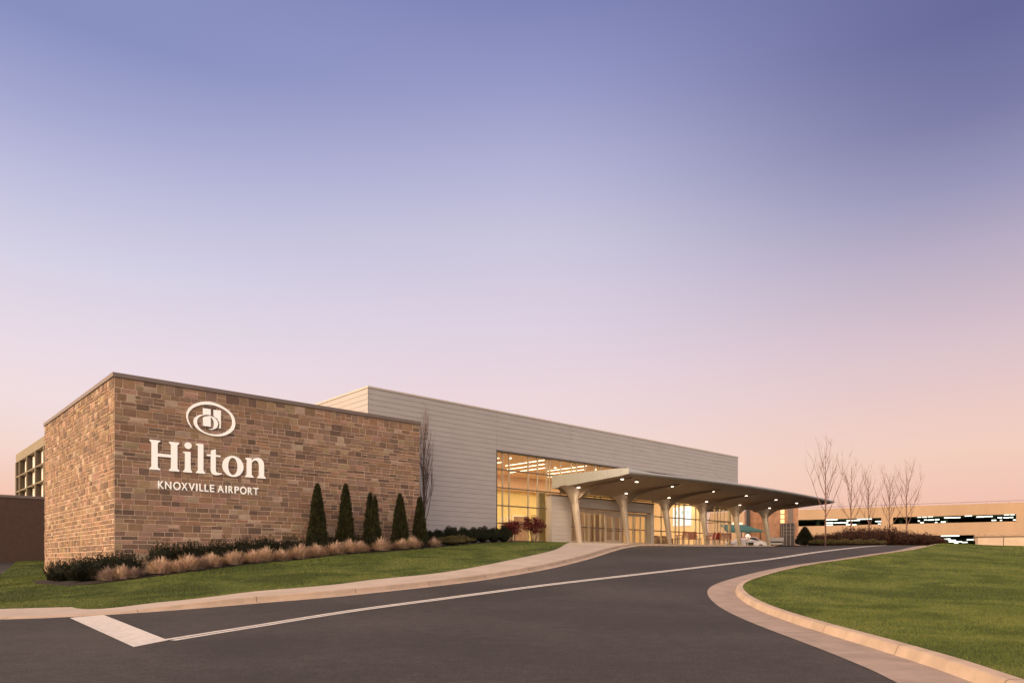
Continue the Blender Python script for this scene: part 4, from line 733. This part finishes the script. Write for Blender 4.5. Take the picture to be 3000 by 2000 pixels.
def white_cart(px, Y, label):
    t = thing('utility_cart', label, 'cart', (wx(px, Y), Y, float(gl(np.array(wx(px, Y)), np.array(Y)))), -.05); w = 40/F*Y
    mb = MB(); mb.box(-w/2, w/2, -.4, .4, .55, .95, bev=.06); mb.build('upper_box', M['white'], t); mb = MB(); mb.box(-w/2+.05, w/2-.1, -.38, .38, .22, .42, bev=.04); mb.build('lower_shelf', M['white'], t)
    mb = MB(); mb.box(-w/2+.03, w/2-.03, -.3, .3, .42, .56); mb.build('frame', M['frame_dark'], t)
    for sx in (-1, 1):
        for sy in (-1, 1): mb = MB(); mb.tube([(sx*w*.33, sy*.33-.04, .13), (sx*w*.33, sy*.33+.04, .13)], .13, 12); mb.build('wheel', M['frame_dark'], t)
white_cart(2272, 72, 'low white wheeled cart standing past the last canopy column')
t = thing('planter_box', 'dark box on the pavement in front of the bright patch behind the canopy', 'box', (wx(2197, 71), 71, float(gl(np.array(wx(2197, 71)), np.array(71.)))), .1); mb = MB(); mb.box(-.28, .28, -.25, .25, 0, .4, bev=.03); mb.build('body', M['frame_dark'], t); mb = MB(); mb.box(-.3, .3, -.27, .27, .4, .44, bev=.01); mb.build('lid', M['frame'], t)
YC = 78.; CR = thing('parked_car', 'small white car parked under the green awning with a bright lamp', 'car', (wx(2186, YC), YC, 1.30), .3)
mb = MB()
pr = [(-2.0, .35), (-2.05, .7), (-1.9, .88), (-1.1, .95), (-.6, 1.38), (.7, 1.42), (1.5, 1.0), (2.0, .9), (2.1, .6), (2.0, .3)]; hw = .8
mb.add([(a, s*hw*(1 if z < 1 else .82), z) for s in (-1, 1) for a, z in pr], [tuple(range(9, -1, -1)), tuple(range(10, 20))] + [(i, (i+1) % 10, 10+(i+1) % 10, 10+i) for i in range(10)]); mb.build('body', M['white'], CR)
mb = MB(); mb.add([(a, s*(hw*.84+.01), z) for s in (-1,) for a, z in ((-1.0, 1.0), (-.55, 1.32), (.65, 1.35), (1.25, 1.03))], [(0, 1, 2, 3)]); mb.build('side_window', M['glass_dark'], CR)
for a in (-1.3, 1.3):
    for s in (-1, 1): mb = MB(); mb.tube([(a, s*.68, .32), (a, s*.83, .32)], .32, 16); mb.build('wheel', M['frame_dark'], CR)
mb = MB(); mb.lathe([(.09, 0), (.09, .03)], 10, (-2.0, -.55, .7)); mb.build('headlight', M['globe'], CR)
# ---------------------------------------------------------------- furniture under the canopy
def armchair(label, u, v, rz, wood=False, wide=.62, group=None):
    x, y = uv(u, v); m = M['teak'] if wood else M['red']; t = thing('garden_bench' if wide > 1 else 'armchair', label, 'bench' if wide > 1 else 'chair', (x, y, float(gl(np.array(x), np.array(y)))), ROT+rz, group); w = wide/2
    mb = MB(); k = -.26
    while k < .24: mb.box(-w, w, k, k+.075, .40, .43, bev=.008); k += .09
    mb.build('seat', m, t); mb = MB()
    if wood:
        for j in range(6): z = .48+j*.075; yy = .27+.02*j; mb.box(-w+.04, w-.04, yy, yy+.025, z, z+.058, bev=.006)
        mb.box(-w, -w+.045, .26, .40, .43, .95); mb.box(w-.045, w, .26, .40, .43, .95)
    else:
        n = int(wide/.075)
        for j in range(n): a = -w+j*wide/n; hh = .9+.06*math.sin(math.pi*(j+.5)/n); mb.add([(a+.004, .25, .44), (a+wide/n-.004, .25, .44), (a+wide/n-.004, .40, hh), (a+.004, .40, hh), (a+.004, .28, .44), (a+wide/n-.004, .28, .44), (a+wide/n-.004, .43, hh), (a+.004, .43, hh)], [(0, 1, 2, 3), (7, 6, 5, 4), (0, 4, 5, 1), (1, 5, 6, 2), (2, 6, 7, 3), (3, 7, 4, 0)])
    mb.build('backrest', m, t)
    for s in (-1, 1):
        mb = MB(); mb.box(min(s*w, s*(w-.07)), max(s*w, s*(w-.07)), -.28, .30, .64, .67, bev=.008); mb.build('armrest', m, t)
        for yy in (-.26, .26): mb = MB(); mb.box(s*(w-.03)-.022, s*(w-.03)+.022, yy-.022, yy+.022, 0, .64, bev=.005); mb.build('leg', m if wood else M['metal'], t)
    t.scale = (1.12, 1.12, 1.12); return t
def fu(px, v): return upx(px, v)
fg = 'seats under the canopy'
armchair('red slatted armchair, leftmost seat between the third and fourth columns', fu(1990, 33.3), 33.3, .35+math.pi, False, .62, fg)
armchair('brown slatted bench beside the leftmost red armchair', fu(2009, 33.0), 33.0, math.pi-.5+.3, True, 1.15, fg)
armchair('low red armchair turned sideways to the right of the brown bench', fu(2030, 33.35), 33.35, -.9, False, .62, fg)
armchair('red slatted armchair just left of the fifth column, first of a pair', fu(2078, 33.1), 33.1, math.pi+.4, False, .65, fg)
armchair('red slatted armchair with pale frame, second of the pair', fu(2092, 33.35), 33.35, math.pi+.1, False, .65, fg)
armchair('brown slatted bench in front of the green-tinted glass', fu(2115, 33.0), 33.0, math.pi-.1, True, 1.3, fg)
armchair('red rounded armchair alone right of the fifth column', fu(2181, 33.1), 33.1, math.pi+.5, False, .68, fg)
def table(label, u, v, h=.5, r=.28):
    x, y = uv(u, v); t = thing('side_table', label, 'table', (x, y, float(gl(np.array(x), np.array(y)))), ROT); mb = MB(); mb.lathe([(r, h), (r, h+.03)], 20); mb.build('tabletop', M['teak'], t)
    for k in range(4): a = k*1.57+.78; mb = MB(); mb.tube([(r*.8*math.cos(a), r*.8*math.sin(a), 0), (r*.6*math.cos(a), r*.6*math.sin(a), h)], .015, 6); mb.build('leg', M['frame_dark'], t)
table('small round table between the red armchairs and the column', fu(2047, 33.2), 33.2); table('small low round table left of the first red armchair', fu(1978, 33.3), 33.3, .45)
# ---------------------------------------------------------------- far left: brick wall and hotel tower
x0, y0 = -34.2, 52.; BR = thing('brick_wall', 'plain dark brown brick service wall at the far left edge', 'wall', (x0, y0, 0), ROT)
def bricks(mb, a0, a1, z0, z1):
    mb.box(a0, a1, 0, .4, z0, z1)
mb = MB(); bricks(mb, -16, 3, -1.5, 4.55); mb.build('wall', M['brick_dark'], BR); mb = MB(); mb.box(-16, 3.05, -.05, .45, 4.55, 4.75, bev=.02); mb.build('coping', M['coping'], BR)
YT = 145.; xT = (46.7-1500)/F*YT; TW = thing('hotel_tower', 'distant tan hotel block with a grid of recessed balconies, behind the stone building', 'building', (xT, YT, 0), ROT)   # local -y runs towards the camera
bays = []
def tl(px): t = (px-1500)/F; # distance along -n from the far corner
def tl(px): t = (px-1500)/F; return (t*YT-xT)/(SU+t*CU)      # xT+SU*s = t*(YT-CU*s)
bl = [tl(p) for p in (57.5, 79, 104, 129, 156)]; S1 = bl[-1]+9; ztt = (HOR-1331.7)/F*YT; lv = [ztt-1.65, ztt-4.55, ztt-7.55, ztt-10.55, ztt-13.6]
mb = MB(); mb.box(0, 14, -S1, 0, lv[0], ztt); mb.box(.8, 14, -S1, .0, -2, lv[0]); mb.build('wall', M['tower'], TW)
for s in [.15]+bl+[S1]: mb = MB(); mb.box(-.12, .8, -s-.18, -s+.18, -2, lv[0]); mb.build('fin', M['tower'], TW)
for s in [.15]+bl+[S1]: mb = MB(); mb.box(.05, .79, -s-.24, -s+.24, -2, lv[0]-.01); mb.build('fin_shade', M['tower_shade'], TW)  # dark boxes around the fins put the recess shade into the colour
for z in lv[1:]: mb = MB(); mb.box(-.05, .8, -S1, 0, z-.18, z+.02); mb.build('balcony', M['tower'], TW)
for z in lv[1:]:
    for a, b in zip([.15]+bl, bl+[S1]): mb = MB(); mb.box(.75, .81, -b+.35, -a-.25-(b-a)*.12, z+.1, z+2.6); f = mb.build('window', M['pane_bright'], TW)  # bright reflections in the panes put into a pale matte colour
# ---------------------------------------------------------------- light
wd = bpy.data.worlds.new('World'); SC.world = wd; wd.use_nodes = True; nt = wd.node_tree; L = nt.links.new; bg = nt.nodes['Background']
tc = N(nt, 'ShaderNodeTexCoord'); sp = N(nt, 'ShaderNodeSeparateXYZ'); L(tc.outputs['Generated'], sp.inputs[0])
def s2l(c): return tuple((x/255/12.92 if x/255 <= .04045 else ((x/255+.055)/1.055)**2.4) for x in c)
def ramp(stops):
    r = N(nt, 'ShaderNodeValToRGB'); e = r.color_ramp.elements
    while len(e) > 1: e.remove(e[-1])
    e[0].position = stops[0][0]; e[0].color = rgb(s2l(stops[0][1]))
    for p, c in stops[1:]: k = e.new(p); k.color = rgb(s2l(c))
    L(sp.outputs[2], r.inputs[0]); return r
RL = ramp([(0,(232,150,118)),(.056,(245,190,164)),(.133,(243,214,205)),(.19,(240,220,222)),(.25,(233,218,228)),(.34,(212,208,228)),(.407,(191,190,220)),(.47,(165,168,208)),(.54,(135,143,191))])
RC = ramp([(0,(242,190,172)),(.08,(247,210,190)),(.15,(243,215,206)),(.22,(236,214,218)),(.31,(222,208,224)),(.41,(202,198,220)),(.48,(180,179,213)),(.55,(152,155,199)),(.62,(127,132,184))])
RR = ramp([(0,(234,178,172)),(.07,(240,192,176)),(.133,(241,204,188)),(.19,(232,200,196)),(.25,(218,194,202)),(.35,(182,171,194)),(.407,(152,149,184)),(.47,(122,123,166)),(.54,(103,106,153))])
az = N(nt, 'ShaderNodeMath', operation='ARCTAN2'); L(sp.outputs[0], az.inputs[0]); L(sp.outputs[1], az.inputs[1])
f1 = N(nt, 'ShaderNodeMapRange', interpolation_type='SMOOTHSTEP'); f1.inputs[1].default_value = -.62; f1.inputs[2].default_value = .05; L(az.outputs[0], f1.inputs[0])
f2 = N(nt, 'ShaderNodeMapRange', interpolation_type='SMOOTHSTEP'); f2.inputs[1].default_value = .0; f2.inputs[2].default_value = .62; L(az.outputs[0], f2.inputs[0])
m1 = N(nt, 'ShaderNodeMix', data_type='RGBA'); L(f1.outputs[0], m1.inputs[0]); L(RL.outputs[0], m1.inputs[6]); L(RC.outputs[0], m1.inputs[7])
m2 = N(nt, 'ShaderNodeMix', data_type='RGBA'); L(f2.outputs[0], m2.inputs[0]); L(m1.outputs[2], m2.inputs[6]); L(RR.outputs[0], m2.inputs[7])
mpp = N(nt, 'ShaderNodeMapping'); mpp.inputs['Scale'].default_value = (1, 1, 6); L(tc.outputs['Generated'], mpp.inputs[0]); cn = N(nt, 'ShaderNodeTexNoise', _Scale=1.6, _Detail=4.); L(mpp.outputs[0], cn.inputs['Vector'])
cm = N(nt, 'ShaderNodeMapRange'); cm.inputs[3].default_value = .985; cm.inputs[4].default_value = 1.015; L(cn.outputs[0], cm.inputs[0])
bk = N(nt, 'ShaderNodeMapRange', interpolation_type='SMOOTHSTEP'); bk.inputs[1].default_value = .25; bk.inputs[2].default_value = -.75; bk.inputs[3].default_value = 0.; bk.inputs[4].default_value = 1.; L(sp.outputs[1], bk.inputs[0])
glow0 = N(nt, 'ShaderNodeMix', data_type='RGBA'); glow0.inputs[7].default_value = (1.75, 1.42, 1.25, 1); L(bk.outputs[0], glow0.inputs[0]); L(m2.outputs[2], glow0.inputs[6])
dt = N(nt, 'ShaderNodeVectorMath', operation='DOT_PRODUCT'); dt.inputs[1].default_value = (-.80, -.58, .12); L(tc.outputs['Generated'], dt.inputs[0])
gm = N(nt, 'ShaderNodeMapRange', interpolation_type='SMOOTHSTEP'); gm.inputs[1].default_value = .35; gm.inputs[2].default_value = .95; L(dt.outputs['Value'], gm.inputs[0])
glow = N(nt, 'ShaderNodeMix', data_type='RGBA'); glow.inputs[7].default_value = (5.6, 3.9, 2.5, 1); L(gm.outputs[0], glow.inputs[0]); L(glow0.outputs[2], glow.inputs[6])
vs_ = N(nt, 'ShaderNodeVectorMath', operation='SCALE'); L(glow.outputs[2], vs_.inputs[0]); L(cm.outputs[0], vs_.inputs['Scale'])
sky = N(nt, 'ShaderNodeTexSky', sky_type='NISHITA'); sky.sun_disc = False; sky.sun_elevation = math.radians(3); SUN_AZ = math.radians(252); sky.sun_rotation = SUN_AZ
sk = N(nt, 'ShaderNodeVectorMath', operation='SCALE'); sk.inputs['Scale'].default_value = .006; L(sky.outputs[0], sk.inputs[0]); ad = N(nt, 'ShaderNodeVectorMath', operation='ADD'); L(vs_.outputs[0], ad.inputs[0]); L(sk.outputs[0], ad.inputs[1])
L(ad.outputs[0], bg.inputs[0]); bg.inputs[1].default_value = 1.0
sl = bpy.data.lights.new('sun', 'SUN'); sl.energy = 1.5; sl.color = (1, .72, .48); sl.angle = math.radians(25); so = bpy.data.objects.new('sun', sl); COL.objects.link(so)
el = math.radians(9); dv = Vector((math.sin(SUN_AZ)*math.cos(el), math.cos(SUN_AZ)*math.cos(el), math.sin(el))); so.rotation_euler = dv.to_track_quat('Z', 'Y').to_euler()
for i, p in enumerate(SPOTS):
    l = bpy.data.lights.new('downlight_lamp', 'SPOT'); l.energy = 150; l.color = (1, .80, .55); l.spot_size = math.radians(125); l.spot_blend = .8; l.shadow_soft_size = .1; o = bpy.data.objects.new('downlight_lamp', l); COL.objects.link(o); o.location = p
def area(u, v, z, sx, sy, e, c=(1, .81, .44)):
    l = bpy.data.lights.new('lobby_lamp', 'AREA'); l.shape = 'RECTANGLE'; l.size = sx; l.size_y = sy; l.energy = e; l.color = c; o = bpy.data.objects.new('lobby_lamp', l); COL.objects.link(o); o.location = (*uv(u, v), z); o.rotation_euler = (0, 0, ROT)
area(38, FV+5, WT-.05, 9, 6, 950); area(50, FV+5, WT-.05, 9, 6, 950); area(57, FV+3, WT-.1, 2, 3, 260); area(43, FV+1.2, 4.6, 7, .8, 50)
for zz, k_ in ((7.45, 5), (4.4, 3)):
    for q_ in range(k_):
        l = bpy.data.lights.new('garage_lamp', 'AREA'); l.shape = 'RECTANGLE'; l.size = 14; l.size_y = .4; l.energy = 260; l.color = (.9, 1, .8); o = bpy.data.objects.new('garage_lamp', l); COL.objects.link(o); o.parent = PG; o.location = (GXa+18+q_*22+(30 if k_ == 3 else 0), 8, zz)
# ---------------------------------------------------------------- camera
cd = bpy.data.cameras.new('camera'); cd.sensor_width = 36; cd.lens = 36*F/3000; cd.shift_y = (HOR-1000)/3000; cd.clip_end = 6000; cd.clip_start = .1; co = bpy.data.objects.new('camera', cd); COL.objects.link(co); co.location = (0, 0, 0); co.rotation_euler = (math.pi/2, 0, 0); SC.camera = co
SC.view_settings.view_transform = 'Standard'; SC.view_settings.look = 'None'; SC.view_settings.exposure = 0; SC.view_settings.gamma = 1
SC.cycles.use_denoising = True; SC.cycles.transparent_max_bounces = 12; SC.cycles.max_bounces = 8; SC.cycles.sample_clamp_indirect = 6
